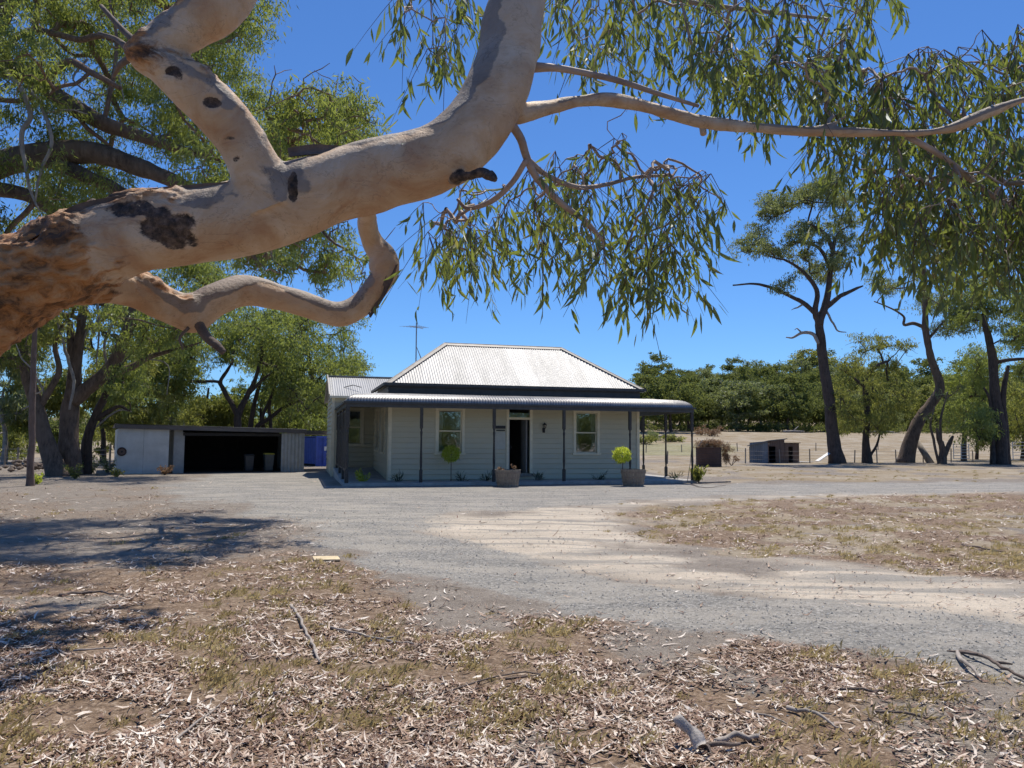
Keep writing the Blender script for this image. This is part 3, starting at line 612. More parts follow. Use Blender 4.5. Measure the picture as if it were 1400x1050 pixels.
mb = MB(); X0, X1 = CL+.13, CL+2.7; mb.hexa([(X0, .3, za-.08), (X1, .3, za-.11), (X1, 4.5, za-.11), (X0, 4.5, za-.08)], [(X0, .3, za+.10), (X1, .3, za+.07), (X1, 4.5, za+.07), (X0, 4.5, za+.10)]); mb.build('link_roof', M['fascia'], cp)
# dark round disc on the white panel
dx, dz = CF.face(166.5, 617.5, -.02)
hr = thing('round_disc', 'round dark reddish disc hung on the white end panel of the carport', 'disc', CF.w(dx, -.02, dz), CF.th)
mb = MB(); an = np.linspace(0, 2*math.pi, 25); mb.tube([(.17*math.cos(k), -.03, .17*math.sin(k)) for k in an], .03, 8, cap=False); mb.build('rim', M['rust'], hr, True)
mb = MB(); mb.tube([(0, .005, 0), (0, -.03, 0)], .16, 24); mb.build('plate', M['zinc_brown'], hr); mb = MB(); mb.tube([(0, -.02, 0), (0, -.07, 0)], .045, 12); mb.build('hub', M['metal_dark'], hr)
def wheelie(px, py, t, h, body, lid, label):
    x, _ = CF.face(px, py, t); o = thing('wheelie_bin', label, 'bin', CF.w(x, t, .012), CF.th, 'wheelie bins in the carport')
    mb = MB(); w = .24*h; d = .28*h
    mb.hexa([(-w*.8, -d*.75, .06), (w*.8, -d*.75, .06), (w*.8, d*.75, .06), (-w*.8, d*.75, .06)], [(-w, -d, h*.9), (w, -d, h*.9), (w, d, h*.9), (-w, d, h*.9)]); mb.box(-w-.02, w+.02, -d-.025, d+.02, h*.9+.002, h*.93); mb.box(-w*.3, w*.3, -d*.93-.012, -d*.9, h*.55, h*.7); mb.build('body', body, o, bevel=.015)
    mb = MB(); mb.hexa([(-w-.03, -d-.05, h*.932), (w+.03, -d-.05, h*.932), (w+.03, d+.02, h*.932), (-w-.03, d+.02, h*.932)], [(-w*.9, -d*.9, h), (w*.9, -d*.9, h), (w*.9, d, h), (-w*.9, d, h)]); mb.build('lid', lid, o, bevel=.01)
    for sg in (-1, 1): mb = MB(); mb.tube([(sg*(w*.8+.01), d*.8, .1), (sg*(w*.8+.06), d*.8, .1)], .1, 14); mb.build('wheel', M['metal_dark'], o)
    mb = MB(); mb.tube([(-w, d+.08, h*.93), (w, d+.08, h*.93)], .016, 8); mb.bar((-w+.03, d, h*.92), (-w+.03, d+.08, h*.93), .03, .03); mb.bar((w-.03, d, h*.92), (w-.03, d+.08, h*.93), .03, .03); mb.build('handle', body, o)
    return o
wheelie(367, 640, .55, .92, M['bin'], M['bin_lid'], 'grey wheelie bin with yellow lid inside the carport opening')
wheelie(340, 640, .75, .86, M['bin_grey'], M['bin_grey'], 'all dark grey wheelie bin inside the carport opening')
# blue container
c0 = at(432, 620, 47.0); c0[2] = 0
bc = thing('shipping_container', 'blue ribbed steel container standing between carport and cottage', 'container', c0, math.radians(35))
mb = MB(); hh = at(432, 596, 47.0)[2]; corr_wall(mb, .12, 2.3, .12, hh-.1, lambda x, w, z: (x, .03+w, z), .3, .02); corr_wall(mb, .1, 6, .12, hh-.1, lambda x, w, z: (.03+w, x, z), .3, .03); corr_wall(mb, .1, 6, .12, hh-.1, lambda x, w, z: (2.4+w, x, z), .3, .03); mb.box(.05, 2.4, .05, 6, hh-.06, hh-.02); mb.box(.05, 2.4, 5.95, 6, .1, hh); mb.build('body', M['blue'], bc)
mb = MB()
for x in (0, 2.3): mb.box(x, x+.13, -.03, .08, 0, hh)
mb.box(.132, 2.298, -.03, .06, hh-.11, hh-.001); mb.box(.132, 2.298, -.03, .06, .0, .12); mb.build('frame', M['blue'], bc)
mb = MB()
for x in (.45, .85, 1.45, 1.9): mb.tube([(x, -.05, .1), (x, -.05, hh-.05)], .02, 6)
for z in (.6, 1.2, 1.7): mb.box(.15, 2.28, -.025, -.005, z, z+.04)
mb.build('lock_bar', M['blue'], bc); mb = MB(); mb.box(.50, .76, -.05, -.03, .95, 1.2); mb.build('plate', M['white_board'], bc)
# ------------------------------------------------------------------ trees
def unit(a): return a/np.maximum(np.linalg.norm(a, axis=-1, keepdims=True), 1e-9)
def leaf_mesh(C, D, L, W, seg=1, curl=0.0):
    """leaves at C hanging along D: flat diamonds (seg 1) or curved lanceolate blades folded on the midrib"""
    n = len(C); D = unit(D); R = unit(np.cross(D, rng.normal(size=(n, 3)))); Nn = np.cross(D, R); rnd = rng.random(n)
    L = np.broadcast_to(L, (n,))[:, None]; W = np.broadcast_to(W, (n,))[:, None]
    if seg == 1:
        V = np.stack([C, C+D*L*.45+R*W*.5, C+D*L, C+D*L*.45-R*W*.5], 1).reshape(-1, 3)
        return V, (np.arange(n)[:, None]*4+np.arange(4)), np.repeat(rnd, 4)
    prof = {4: (.12, .8, 1.0, .62, .02), 3: (.15, 1.0, .75, .03)}[seg]; rows = []
    cv = (rng.random(n)-.5)[:, None]*curl*2; cn = (rng.random(n)-.3)[:, None]*curl
    for k, wk in enumerate(prof):
        t = k/seg; c = C+D*L*t+R*L*cv*t*t+Nn*L*cn*t*t
        rows += [c+R*W*wk*.5+Nn*W*wk*.16, c, c-R*W*wk*.5+Nn*W*wk*.16]
    V = np.stack(rows, 1).reshape(-1, 3); m_ = 3*(seg+1); q = []
    for k in range(seg):
        for c in (0, 1): q.append([k*3+c, k*3+c+1, k*3+c+4, k*3+c+3])
    q = np.array(q); return V, (np.arange(n)[:, None, None]*m_+q).reshape(-1, 4), np.repeat(rnd, m_)
class Leaves:
    def __init__(s): s.V = []; s.Q = []; s.A = []; s.n = 0
    def add(s, V, Q, A): s.V.append(V); s.Q.append(Q+s.n); s.A.append(A); s.n += len(V)
    def clump(s, c, r, n, L, W, seg=1, flat=.7, sub=14, hang=.9, spread=.30, curl=.2):
        """a clump of n leaves made of smaller sprays set through an uneven dome"""
        d = unit(rng.normal(size=(sub, 3))); d[:, 2] = d[:, 2]*.9+.12; rr = r*(.25+.95*rng.random((sub, 1)))
        sc = np.asarray(c)+d*rr*np.array([1, 1, flat]); k = rng.integers(0, sub, n); sr = r*spread*(.6+.8*rng.random(sub))
        C = sc[k]+rng.normal(size=(n, 3))*sr[k][:, None]*np.array([.62, .62, .42])
        D = rng.normal(size=(n, 3))*.62+np.array([0, 0, -hang]); ll = L*(.7+.6*rng.random(n)); V, Q, A = leaf_mesh(C, D, ll, W*(.7+.6*rng.random(n)), seg, curl)
        tone = np.repeat((rng.random(sub)-.5)[k]*.5, len(V)//n); s.add(V, Q, np.clip(A*.75+.125+tone, 0, 1))
    def build(s, name, mat, parent, base):
        return mobj(name, np.vstack(s.V), [np.vstack(s.Q)], mat, parent, False, {'rnd': np.concatenate(s.A)}, base)
def wiggle(P, R, k):
    """kinks along a limb, so it does not run like a hose"""
    f = .55/max(R.mean()*4, .02); n = np.stack([vnoise(P+31*i, f, 2) for i in range(3)], 1)-.5
    return P+n*R[:, None]*k*2*np.minimum(1, np.arange(len(P))/4)[:, None]
class Skel:
    """limbs as given paths, finer branches grown from the nearest node to each target"""
    def __init__(s): s.P = []; s.par = []; s.fix = []; s.paths = []; s.grown = []
    def path(s, pts, rad, sub=5, wig=0.0):
        P, R = smooth_path(pts, rad, sub)
        if wig: P = wiggle(P, R, wig)
        s.paths.append((P, R)); i0 = len(s.P)
        for k in range(len(P)): s.P.append(P[k]); s.par.append(i0+k-1 if k else -1); s.fix.append(R[k])
        return P, R
    def grow(s, T, nsub=4, wig=.12, arch=.1, skip=0, first=0, cone=0.0):
        T = np.asarray(T, float); P0 = np.array(s.P[first:]); d0 = np.array([np.min(np.linalg.norm(P0[skip:]-t, axis=1)) for t in T])
        for t in T[np.argsort(d0)]:
            P = np.array(s.P[first:]); d = np.linalg.norm(P-t, axis=1)+cone*np.maximum(0, P[:, 2]-t[2]+.1*np.linalg.norm(P-t, axis=1)); d[:skip] += 1e6; k = int(np.argmin(d))+first; p = s.P[k]; L = np.linalg.norm(t-p)
            if L < 1e-4: continue
            e = (t-p)/L; o1 = np.cross(e, rng.normal(size=3)); ids = []; prev = k; ph = rng.random()*6
            for j_ in range(1, nsub+1):
                f = j_/nsub; w = math.sin(f*math.pi)*wig*L*(math.sin(f*5+ph))
                q = p+e*L*f+o1*w+np.array([0, 0, 1])*arch*L*math.sin(f*math.pi)
                s.P.append(q); s.par.append(prev); s.fix.append(0); prev = len(s.P)-1; ids.append(prev)
            s.grown.append((k, ids))
    def mesh(s, tip=.006, power=.5, n=6, nb=10, maxr=9.0, limbs=True):
        cnt = np.zeros(len(s.P)); 
        for k, ids in s.grown: cnt[ids[-1]] += 1
        for k in range(len(s.P)-1, -1, -1):
            if s.par[k] >= 0 and not s.fix[k]: cnt[s.par[k]] += cnt[k]
        rad = np.where(np.array(s.fix) > 0, s.fix, np.minimum(tip*np.maximum(cnt, 1)**power, maxr)); mb = MB()
        if limbs:
            for P, R in s.paths: mb.tube(P, R, nb)
        for k, ids in s.grown:
            r0 = min(rad[ids[0]]*1.1, .85*rad[k]) if s.fix[k] else min(rad[ids[0]], rad[k])
            mb.tube([s.P[k]]+[s.P[i] for i in ids], [r0]+[min(rad[i], r0) for i in ids[:-1]]+[rad[ids[-1]]*.6], n, cap=False)
        return mb
def pxp(pts, Y, jit=0.0):
    """(px, py, width px[, depth offset]) -> points and radii"""
    P = []; R = []
    for q in pts:
        y = Y+(q[3] if len(q) > 3 else 0)+(rng.random()-.5)*jit; P.append(at(q[0], q[1], y)); R.append(q[2]/2*y/F)
    return np.array(P), np.array(R)
def flare(P, R, z0):
    """swell the foot of a trunk"""
    h = np.maximum(P[:, 2]-z0, 0); return R*.86*(1+.18*np.exp(-h/(3.2*R.max()+1e-6)))
def rough_tube(mb, P, R, n=20, amp=.09, s=2.2):
    m_ = MB(); m_.tube(P, R, n); V = np.vstack(m_.V); k = len(P)
    cen = np.vstack([np.repeat(P, n, 0), P[:1], P[-1:]]); rr = np.concatenate([np.repeat(R, n), R[:1], R[-1:]])
    d = V-cen; nz = vnoise(V/np.maximum(R.max(), .05), s*.6, 3)-.5; mb.add(cen+d*(1+amp*4*nz[:, None]), np.vstack(m_.q), np.vstack(m_.t))
def tree(name, label, Y, trunks, clumps, leaf, bk, L, W, per, rpx, jit=3.0, group=None, tip=.02, tsub=.07, flat=.85, seg=1, limbs2=(), cat='tree', arch=.03, branch_mat=None, hang=.9, extra=None, zbase=None, sub=22, spread=.27, nbb=14, skip=3, power=.5, dead=()):
    """a tree at distance Y: trunk and limb paths and crown clumps set out in photo pixels, every one at its own depth"""
    b0 = at(trunks[0][0][0], trunks[0][0][1], Y); zb = float(hz(b0[0], b0[1])) if zbase is None else zbase; b0[2] = zb
    t = thing(name, label, cat, b0, 0, group); sk = Skel(); mb = MB()
    for i, tr in enumerate(trunks):
        P, R = pxp(tr, Y)
        if i == 0 or len(tr[0]) > 4: P[0][2] = zb-.25; R = np.array(R)
        P, R = sk.path(P, R, 5, .4)
        if i == 0 or len(tr[0]) > 4: R = flare(P, R, zb)
        rough_tube(mb, P, R, nbb)
    trunk = mb.build('trunk', bk, t, True, b0)
    for lb in limbs2:
        P, R = pxp(lb, Y); sk.path(P, R, 5, .5)
    T = []; lv = Leaves()
    for c in clumps:
        y = Y+(c[3] if len(c) > 3 else (rng.random()-.5)*2*jit); p = at(c[0], c[1], y); r = (c[2] if len(c) > 2 and c[2] else rpx*(.6+.75*rng.random()))*y/F; T.append(p-np.array([0, 0, r*.25])); n_ = int(per*(r/(rpx*Y/F))**2)
        lv.clump(p, r, max(n_, 30), L, W, seg, flat, sub, hang, spread)
    sk.grow(T, 5, tsub, arch, skip=skip)
    T2 = []
    for c in T:
        for k in range(7): T2.append(c+rng.normal(size=3)*rpx*Y/F*.45+np.array([0, 0, rpx*Y/F*.2]))
    sk.grow(T2, 3, .08, .02, skip=skip)
    keep = [pr for pr in sk.paths[len(trunks):]]; sk.paths = keep
    bmesh_ = sk.mesh(tip, power, 6, 8); bmesh_.build('branches', branch_mat or bk, t, True, b0)
    if dead:
        for dl in dead:
            P, R = pxp(dl, Y); P, R = smooth_path(P, R*.72, 5); P = wiggle(P, R, 1.1); mb = MB(); mb.tube(P, R, 7); mb.build('dead_branch', M['bark_grey'], t, True, b0)
    lv.build('crown', leaf, t, b0); return t
def inpoly(pts, n):
    P = np.array(pts, float); lo, hi = P.min(0), P.max(0); out = []
    while len(out) < n:
        q = lo+(hi-lo)*rng.random((n*3, 2)); out += list(q[sdist(q, P) > 0])
    return np.array(out[:n])

# ---- the overhanging gum close to the camera
g0 = np.array([-3.1, 3.0, 0.0])
gum = thing('gum_tree', 'huge smooth barked gum with a thick limb arching over the foreground', 'tree', g0)
def npx(pts):
    P = []; R = []
    for x, y, w, d in pts: P.append(at(x, y, d)); R.append(w/2*d/F)
    return np.array(P), np.array(R)
mb = MB()
trunk_path = [(-420, 1120, 330, 3.0), (-330, 840, 215, 3.0), (-200, 580, 165, 3.0), (-80, 452, 138, 3.0), (20, 388, 116, 3.0), (110, 346, 110, 3.0), (200, 316, 112, 3.02), (300, 303, 104, 3.05), (390, 277, 104, 3.08), (460, 256, 98, 3.1), (530, 237, 92, 3.12), (595, 218, 94, 3.14), (640, 185, 100, 3.16), (672, 135, 94, 3.2), (694, 75, 84, 3.25), (706, 10, 78, 3.3), (722, -60, 70, 3.36), (760, -190, 60, 3.5), (800, -420, 48, 3.8)]
P, R = npx(trunk_path); P[0][2] = -.15; P, R = smooth_path(P, R, 8); mb.tube(P, R, 40); LIMB = P
up1 = [(372, 285, 92, 3.03), (352, 238, 76, 2.98), (328, 190, 66, 2.93), (296, 150, 64, 2.88), (252, 110, 66, 2.83), (214, 78, 58, 2.8), (224, 58, 60, 2.8), (256, 40, 72, 2.82), (296, 10, 74, 2.84), (340, -50, 66, 2.88), (390, -180, 52, 3.0), (410, -360, 36, 3.3)]
P, R = npx(up1); P, R = smooth_path(P, R, 6); mb.tube(P, R, 32); UP = P
low = [(80, 372, 70, 3.05), (140, 384, 60, 3.2), (190, 398, 54, 3.35), (235, 420, 54, 3.42), (263, 426, 56, 3.45), (296, 411, 46, 3.5), (338, 399, 42, 3.6), (380, 408, 40, 3.68), (430, 424, 38, 3.75), (468, 430, 38, 3.8), (500, 410, 36, 3.85), (525, 376, 36, 3.88), (524, 352, 36, 3.88), (508, 328, 31, 3.86), (502, 296, 29, 3.7), (510, 255, 30, 3.4), (520, 238, 30, 3.2)]
P, R = npx(low); P, R = smooth_path(P, R, 6); mb.tube(P, R, 28)
stub = [(610, 240, 30, 3.12), (632, 242, 20, 3.06), (652, 237, 16, 3.0), (672, 240, 13, 2.96), (677, 248, 9, 2.95)]
Ps, Rs = npx(stub); P, R = smooth_path(Ps, Rs, 4); mb.tube(P, R, 14)
rb0 = [(668, 150, 44, 3.2), (705, 157, 32, 3.28), (740, 150, 27, 3.36), (785, 141, 25, 3.45), (830, 138, 23, 3.55), (880, 146, 22, 3.6), (925, 158, 22, 3.62), (960, 167, 21, 3.6), (1010, 173, 19, 3.55), (1060, 177, 18, 3.5), (1120, 180, 17, 3.45), (1180, 181, 15, 3.42), (1250, 183, 14, 3.4), (1300, 176, 13, 3.4), (1350, 155, 12, 3.4), (1420, 132, 11, 3.4), (1520, 110, 9, 3.4), (1620, 60, 6, 3.4)]
P, R = npx(rb0); P, R = smooth_path(P, R, 5); mb.tube(P, R, 18); RB = (P, R)
k_ = [(958, 160, 12, 3.78), (962, 185, 9, 3.76)]; P, R = npx(k_); mb.tube(P, R, 8)
k_ = [(1110, 178, 12, 3.45), (1140, 168, 8, 3.43), (1160, 158, 3, 3.42)]; P, R = npx(k_); mb.tube(P, R, 8)
for c_, r_k in (((208, 78, 2.8), 31), ((262, 428, 3.45), 30), ((524, 364, 3.88), 20), ((372, 270, 3.05), 52)):
    p = at(*c_); r = r_k*c_[2]/F; mb.lathe([(r*math.sin(a_), -r*math.cos(a_)) for a_ in np.linspace(.02, 3.12, 14)], p, 18)
o = mb.build('tmp', M['gum_bark'], None, True)
rm = o.modifiers.new('r', 'REMESH'); rm.mode = 'VOXEL'; rm.voxel_size = .0085; rm.adaptivity = 0
smo = o.modifiers.new('s', 'SMOOTH'); smo.iterations = 6; smo.factor = .5
dg = bpy.context.evaluated_depsgraph_get(); ev = o.evaluated_get(dg); me = ev.to_mesh()
nv = len(me.vertices); V = np.empty(nv*3, np.float32); me.vertices.foreach_get('co', V); V = V.reshape(-1, 3).astype(float)
Nn = np.empty(nv*3, np.float32); me.vertices.foreach_get('normal', Nn); Nn = Nn.reshape(-1, 3).astype(float)
fq = [tuple(p_.vertices) for p_ in me.polygons]; Q4 = np.array([f for f in fq if len(f) == 4]); Q3 = np.array([f for f in fq if len(f) == 3]).reshape(-1, 3)
ev.to_mesh_clear(); bpy.data.objects.remove(o, do_unlink=True)
def spot(px, py, d, rx, ry=None, soft=.35):
    """weight of a patch about a point of the bark, radius in photo pixels at its depth"""
    c = at(px, py, d-.12); s_ = d/F; q = V-c; a_ = q@CR/(rx*s_); b_ = q@CU/((ry or rx)*s_); e = np.sqrt(a_*a_+b_*b_+(q@_fw/(1.3*max(rx, ry or rx)*s_))**2)
    return e
n1 = vnoise(V, 7, 4)-.5; n2 = vnoise(V, 22, 4)-.5; n3 = vnoise(V*np.array([.5, 1, 1.6]), 3.0, 4)
def patch(*a, **k): return 1-np.clip((spot(*a, **k)+n1*1.3+n2*.4-.25)/1.25, 0, 1)
scar = np.zeros(nv)
for a_ in ((234, 310, 3.02, 44, 29), (196, 288, 3.02, 36, 14), (222, 296, 3.02, 30, 18), (224, 90, 2.8, 32, 19), (288, 136, 2.88, 15, 8), (300, 182, 2.9, 20, 7), (316, 214, 2.95, 12, 9), (398, 250, 3.03, 6, 22), (640, 241, 3.04, 40, 14), (272, 452, 3.42, 12, 10), (206, 72, 2.8, 12, 14), (365, 245, 2.96, 7, 5), (446, 395, 3.7, 5, 8), (455, 420, 3.75, 6, 7)): scar = np.maximum(scar, patch(*a_))
_s = smooth_path(Ps, Rs, 6)[0][4:]; scar = np.maximum(scar, 1-sm(np.min(np.linalg.norm(V[:, None]-_s[None], axis=2), axis=1)+n1*.02, .015, .06))
xl = (V@CR)/(V[:, 1])*F+CX
rough = np.clip(sm(-xl+n1*200+n3*160-80, -260, 10), 0, 1)*(V[:, 1] < 3.35)
strip = sm(Nn[:, 2]+n1*.9, .25, .55)*sm(-xl+n1*150, -330, -230)*(V[:, 1] < 3.4); rough = np.maximum(rough, .55*strip)
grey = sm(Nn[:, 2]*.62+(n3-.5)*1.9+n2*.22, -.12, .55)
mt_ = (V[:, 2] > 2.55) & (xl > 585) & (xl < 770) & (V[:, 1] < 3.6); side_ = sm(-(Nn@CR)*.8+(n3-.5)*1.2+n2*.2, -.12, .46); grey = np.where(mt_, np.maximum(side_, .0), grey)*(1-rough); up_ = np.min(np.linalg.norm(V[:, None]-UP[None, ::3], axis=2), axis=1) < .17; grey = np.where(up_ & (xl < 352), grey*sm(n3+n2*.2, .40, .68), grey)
n4 = vnoise(V, 38, 3)-.5
rdg = 1-np.abs(vnoise(V*np.array([.55, 1, 1.3]), 13, 3)*2-1)
disp = n1*.016+(vnoise(V, 3.2, 2)-.5)*.045+sm(rough, .3, .7)*((rdg-.6)*.05+n4*.03)+sm(scar, .45, .6)*(n2*.028+n4*.014-.004)-grey*.0+sm(grey, .4, .6)*.0035
lm = mobj('trunk', V+Nn*disp[:, None], [Q4, Q3], M['gum_bark'], gum, True, {'rough': rough, 'grey': grey, 'scar': scar}, g0)
# loose bark: strips lifting off the limb
M['peel'] = plain('peeling_bark', (.15, .11, .09), .8, var=.5, scale=12, bump=.5)
def strip_(pts, w, bend=.0):
    P, R = npx(pts); P, R = smooth_path(P, R, 5); k = len(P); T = np.gradient(P, axis=0); sdv = unit(np.cross(T, np.array([0, -1, .35]))); nn = unit(np.cross(sdv, T)); rows = []
    for f in (-1, -.4, .4, 1): rows.append(P+sdv*R[:, None]*f+nn*R[:, None]*.7*f*f)
    Vv = np.stack(rows, 1).reshape(-1, 3); i = np.arange(k-1)[:, None]; j_ = np.arange(3)[None]; q = np.stack([i*4+j_, i*4+j_+1, (i+1)*4+j_+1, (i+1)*4+j_], -1).reshape(-1, 4)
    mb.add(np.vstack([Vv, Vv+np.repeat(nn, 4, 0)*.004]), np.vstack([q, q[:, ::-1]+len(Vv)]))
for pts in (([(395, 213, 16, 3.0), (430, 209, 18, 3.03), (470, 208, 13, 3.06), (520, 206, 5, 3.1)]), ([(500, 209, 10, 3.08), (540, 204, 13, 3.08), (575, 192, 10, 3.08), (600, 176, 4, 3.1)]), ([(60, 318, 14, 2.9), (110, 292, 20, 2.9), (165, 278, 16, 2.92), (205, 270, 5, 2.92)]), ([(150, 272, 10, 2.95), (230, 268, 20, 2.95), (285, 262, 18, 2.96), (322, 252, 6, 2.96)]), ([(0, 352, 10, 2.88), (50, 322, 14, 2.88), (95, 300, 6, 2.9)]), ([(540, 362, 9, 3.86), (532, 385, 11, 3.84), (520, 410, 8, 3.84), (506, 434, 3, 3.84)])): mb = MB(); strip_(pts, 1); mb.build('peeling_bark', M['peel'], gum, True, g0)
for pts in ([(270, 440, 14, 3.42), (282, 460, 13, 3.38), (296, 472, 12, 3.36), (306, 482, 9, 3.36)], [(258, 448, 5, 3.4), (246, 462, 4, 3.38), (250, 478, 2, 3.38)], [(198, 66, 14, 2.8), (180, 70, 12, 2.83), (160, 54, 7, 2.88), (135, 45, 4, 2.95)], [(190, 62, 11, 2.82), (165, 38, 8, 2.86), (138, 8, 6, 2.9)], [(186, 76, 12, 2.82), (165, 88, 9, 2.9), (155, 105, 5, 3.0)], [(518, 418, 5, 3.84), (505, 425, 3, 3.84), (507, 434, 2, 3.84)]):
    P, R = npx(pts); P, R = smooth_path(P, R, 5); mb = MB(); mb.tube(P, R, 10); mb.build('dead_stub', M['stick_dark'], gum, True, g0)
# leafy twigs: targets through each hanging mass, grown from the limbs
sk = Skel(); sk.path(*[np.asarray(v) for v in (RB[0][::5], RB[1][::5]*.9)], sub=3)
mb2 = MB()
def limb(pts, rec=True):
    P, R = npx(pts); return sk.path(P, R, 4)
limb([(728, 92, 15, 3.3), (760, 93, 10, 3.3), (800, 100, 9, 3.35), (845, 110, 9, 3.4), (900, 128, 7, 3.45), (955, 145, 5, 3.5)])
limb([(698, 168, 13, 3.25), (712, 190, 12, 3.3), (720, 215, 11, 3.35), (735, 245, 10, 3.4), (770, 280, 9, 3.5), (800, 302, 7, 3.55), (825, 330, 5, 3.6)])
limb([(720, 218, 8, 3.34), (700, 250, 8, 3.4), (672, 275, 8, 3.45), (640, 285, 6, 3.5), (625, 272, 4, 3.5)])
limb([(722, 218, 8, 3.35), (748, 240, 8, 3.45), (790, 256, 7, 3.6), (830, 252, 6, 3.8), (870, 242, 5, 4.0), (920, 240, 4, 4.2)])
limb([(1240, 186, 9, 3.42), (1290, 215, 8, 3.5), (1340, 255, 7, 3.9), (1390, 290, 6, 4.0), (1450, 330, 4, 4.1)])
limb([(740, -60, 14, 3.5), (830, -35, 9, 3.8), (930, 0, 7, 4.1), (1030, 14, 6, 4.4), (1130, 26, 4, 4.7)])
limb([(800, -250, 20, 3.7), (1000, -190, 16, 4.2), (1250, -130, 12, 4.3), (1430, -60, 9, 4.3), (1470, 60, 6, 4.3)])
limb([(715, -40, 16, 3.45), (660, -90, 12, 3.8), (610, -60, 9, 4.1), (585, -10, 6, 4.2)])
lv = Leaves(); T = []
REG = [([(515, -30), (665, -30), (640, 50), (600, 75), (560, 55), (525, 35)], 15, 3.7, 4.5, 9), ([(745, -50), (1240, -60), (1170, 40), (1110, 95), (1000, 115), (900, 70), (770, 75)], 96, 3.4, 5.2, 11),
       ([(560, 270), (640, 235), (700, 250), (760, 200), (900, 170), (985, 200), (1000, 280), (950, 345), (880, 375), (800, 350), (720, 325), (640, 365), (570, 320)], 98, 3.3, 5.0, 8), ([(1110, 70), (1230, 60), (1400, 10), (1500, 60), (1500, 345), (1400, 345), (1300, 335), (1215, 305), (1170, 240), (1120, 170)], 235, 3.5, 4.9, 11),
       ([(1180, 210), (1400, 200), (1500, 220), (1500, 370), (1400, 365), (1290, 345), (1220, 320)], 60, 3.5, 4.8, 13), ([(850, 300), (950, 290), (940, 385), (880, 420)], 9, 3.8, 4.4, 10), ([(950, 60), (1120, 60), (1090, 130), (980, 130)], 10, 3.8, 4.8, 12)]
SP = []
for pl, n, d0, d1, nl in REG:
    for q in inpoly(pl, n): p = at(q[0], q[1], d0+(d1-d0)*rng.random()); T.append(p); SP.append((p, nl))
sk.grow(T, 5, .14, .05)
# unseen crown sprays, added above the frame to shade the limb and left ground
T3 = []
for k in range(28): p = np.array([-4.2+5.2*rng.random(), 1.6+3.6*rng.random(), 6.9+2.4*rng.random()]); T3.append(p); SP.append((p, 20))
for k in range(170): p = np.array([-4.0+1.9*rng.random(), 6.6+4.3*rng.random(), 8.5+.9*rng.random()]); T3.append(p); SP.append((p, 22))
sk.path([LIMB[-1], LIMB[-1]+np.array([-.3, .2, .8]), LIMB[-1]+np.array([-1.2, .6, 1.8])], [.07, .05, .03], 4); sk.path([UP[-1], UP[-1]+np.array([-.6, .4, .9]), np.array([-2.6, 4.9, 6.6]), np.array([-4.2, 8.4, 8.2])], [.05, .045, .035, .02], 5); sk.grow(T3, 4, .1, .05)
for p, nl in SP:
    far = p[2] > 5.0; k = 3 if not far else 2
    for j_ in range(k):
        d = unit(np.array([rng.normal()*.5, rng.normal()*.5, -.75])); Lt = .22+.22*rng.random(); n = int(nl*(.7+.6*rng.random())*.78)
        f = np.sort(rng.random(n))*.9+.1; c = p+d*Lt*f[:, None]+np.array([0, 0, -.12])*Lt*f[:, None]**2+rng.normal(size=(n, 3))*.012
        mb2.tube([p+d*Lt*g+np.array([0, 0, -.12])*Lt*g*g for g in (0, .35, .7, 1)], [.0022, .0018, .0014, .0008], 4, cap=False)
        dr = rng.normal(size=(n, 3))*.46+np.array([.0, 0, -1.0])+d*.4
        lv.add(*leaf_mesh(c, dr, (.055+.075*rng.random(n))*(1.6 if far else 1)*(.82 if p[2] > 1.6 and p[0]/p[1] > .36 else 1), (.012+.0125*rng.random(n))*(2.6 if p[1] > 7 else 1), 4, .42))
sk.paths = sk.paths[1:]
b_ = sk.mesh(.0026, .47, 6, 10); b_.build('branches', M['limb_bark'], gum, True, g0); mb2.build('twigs', M['twig'], gum, False, g0)
lv.build('foliage', M['leaf_near'], gum, g0)

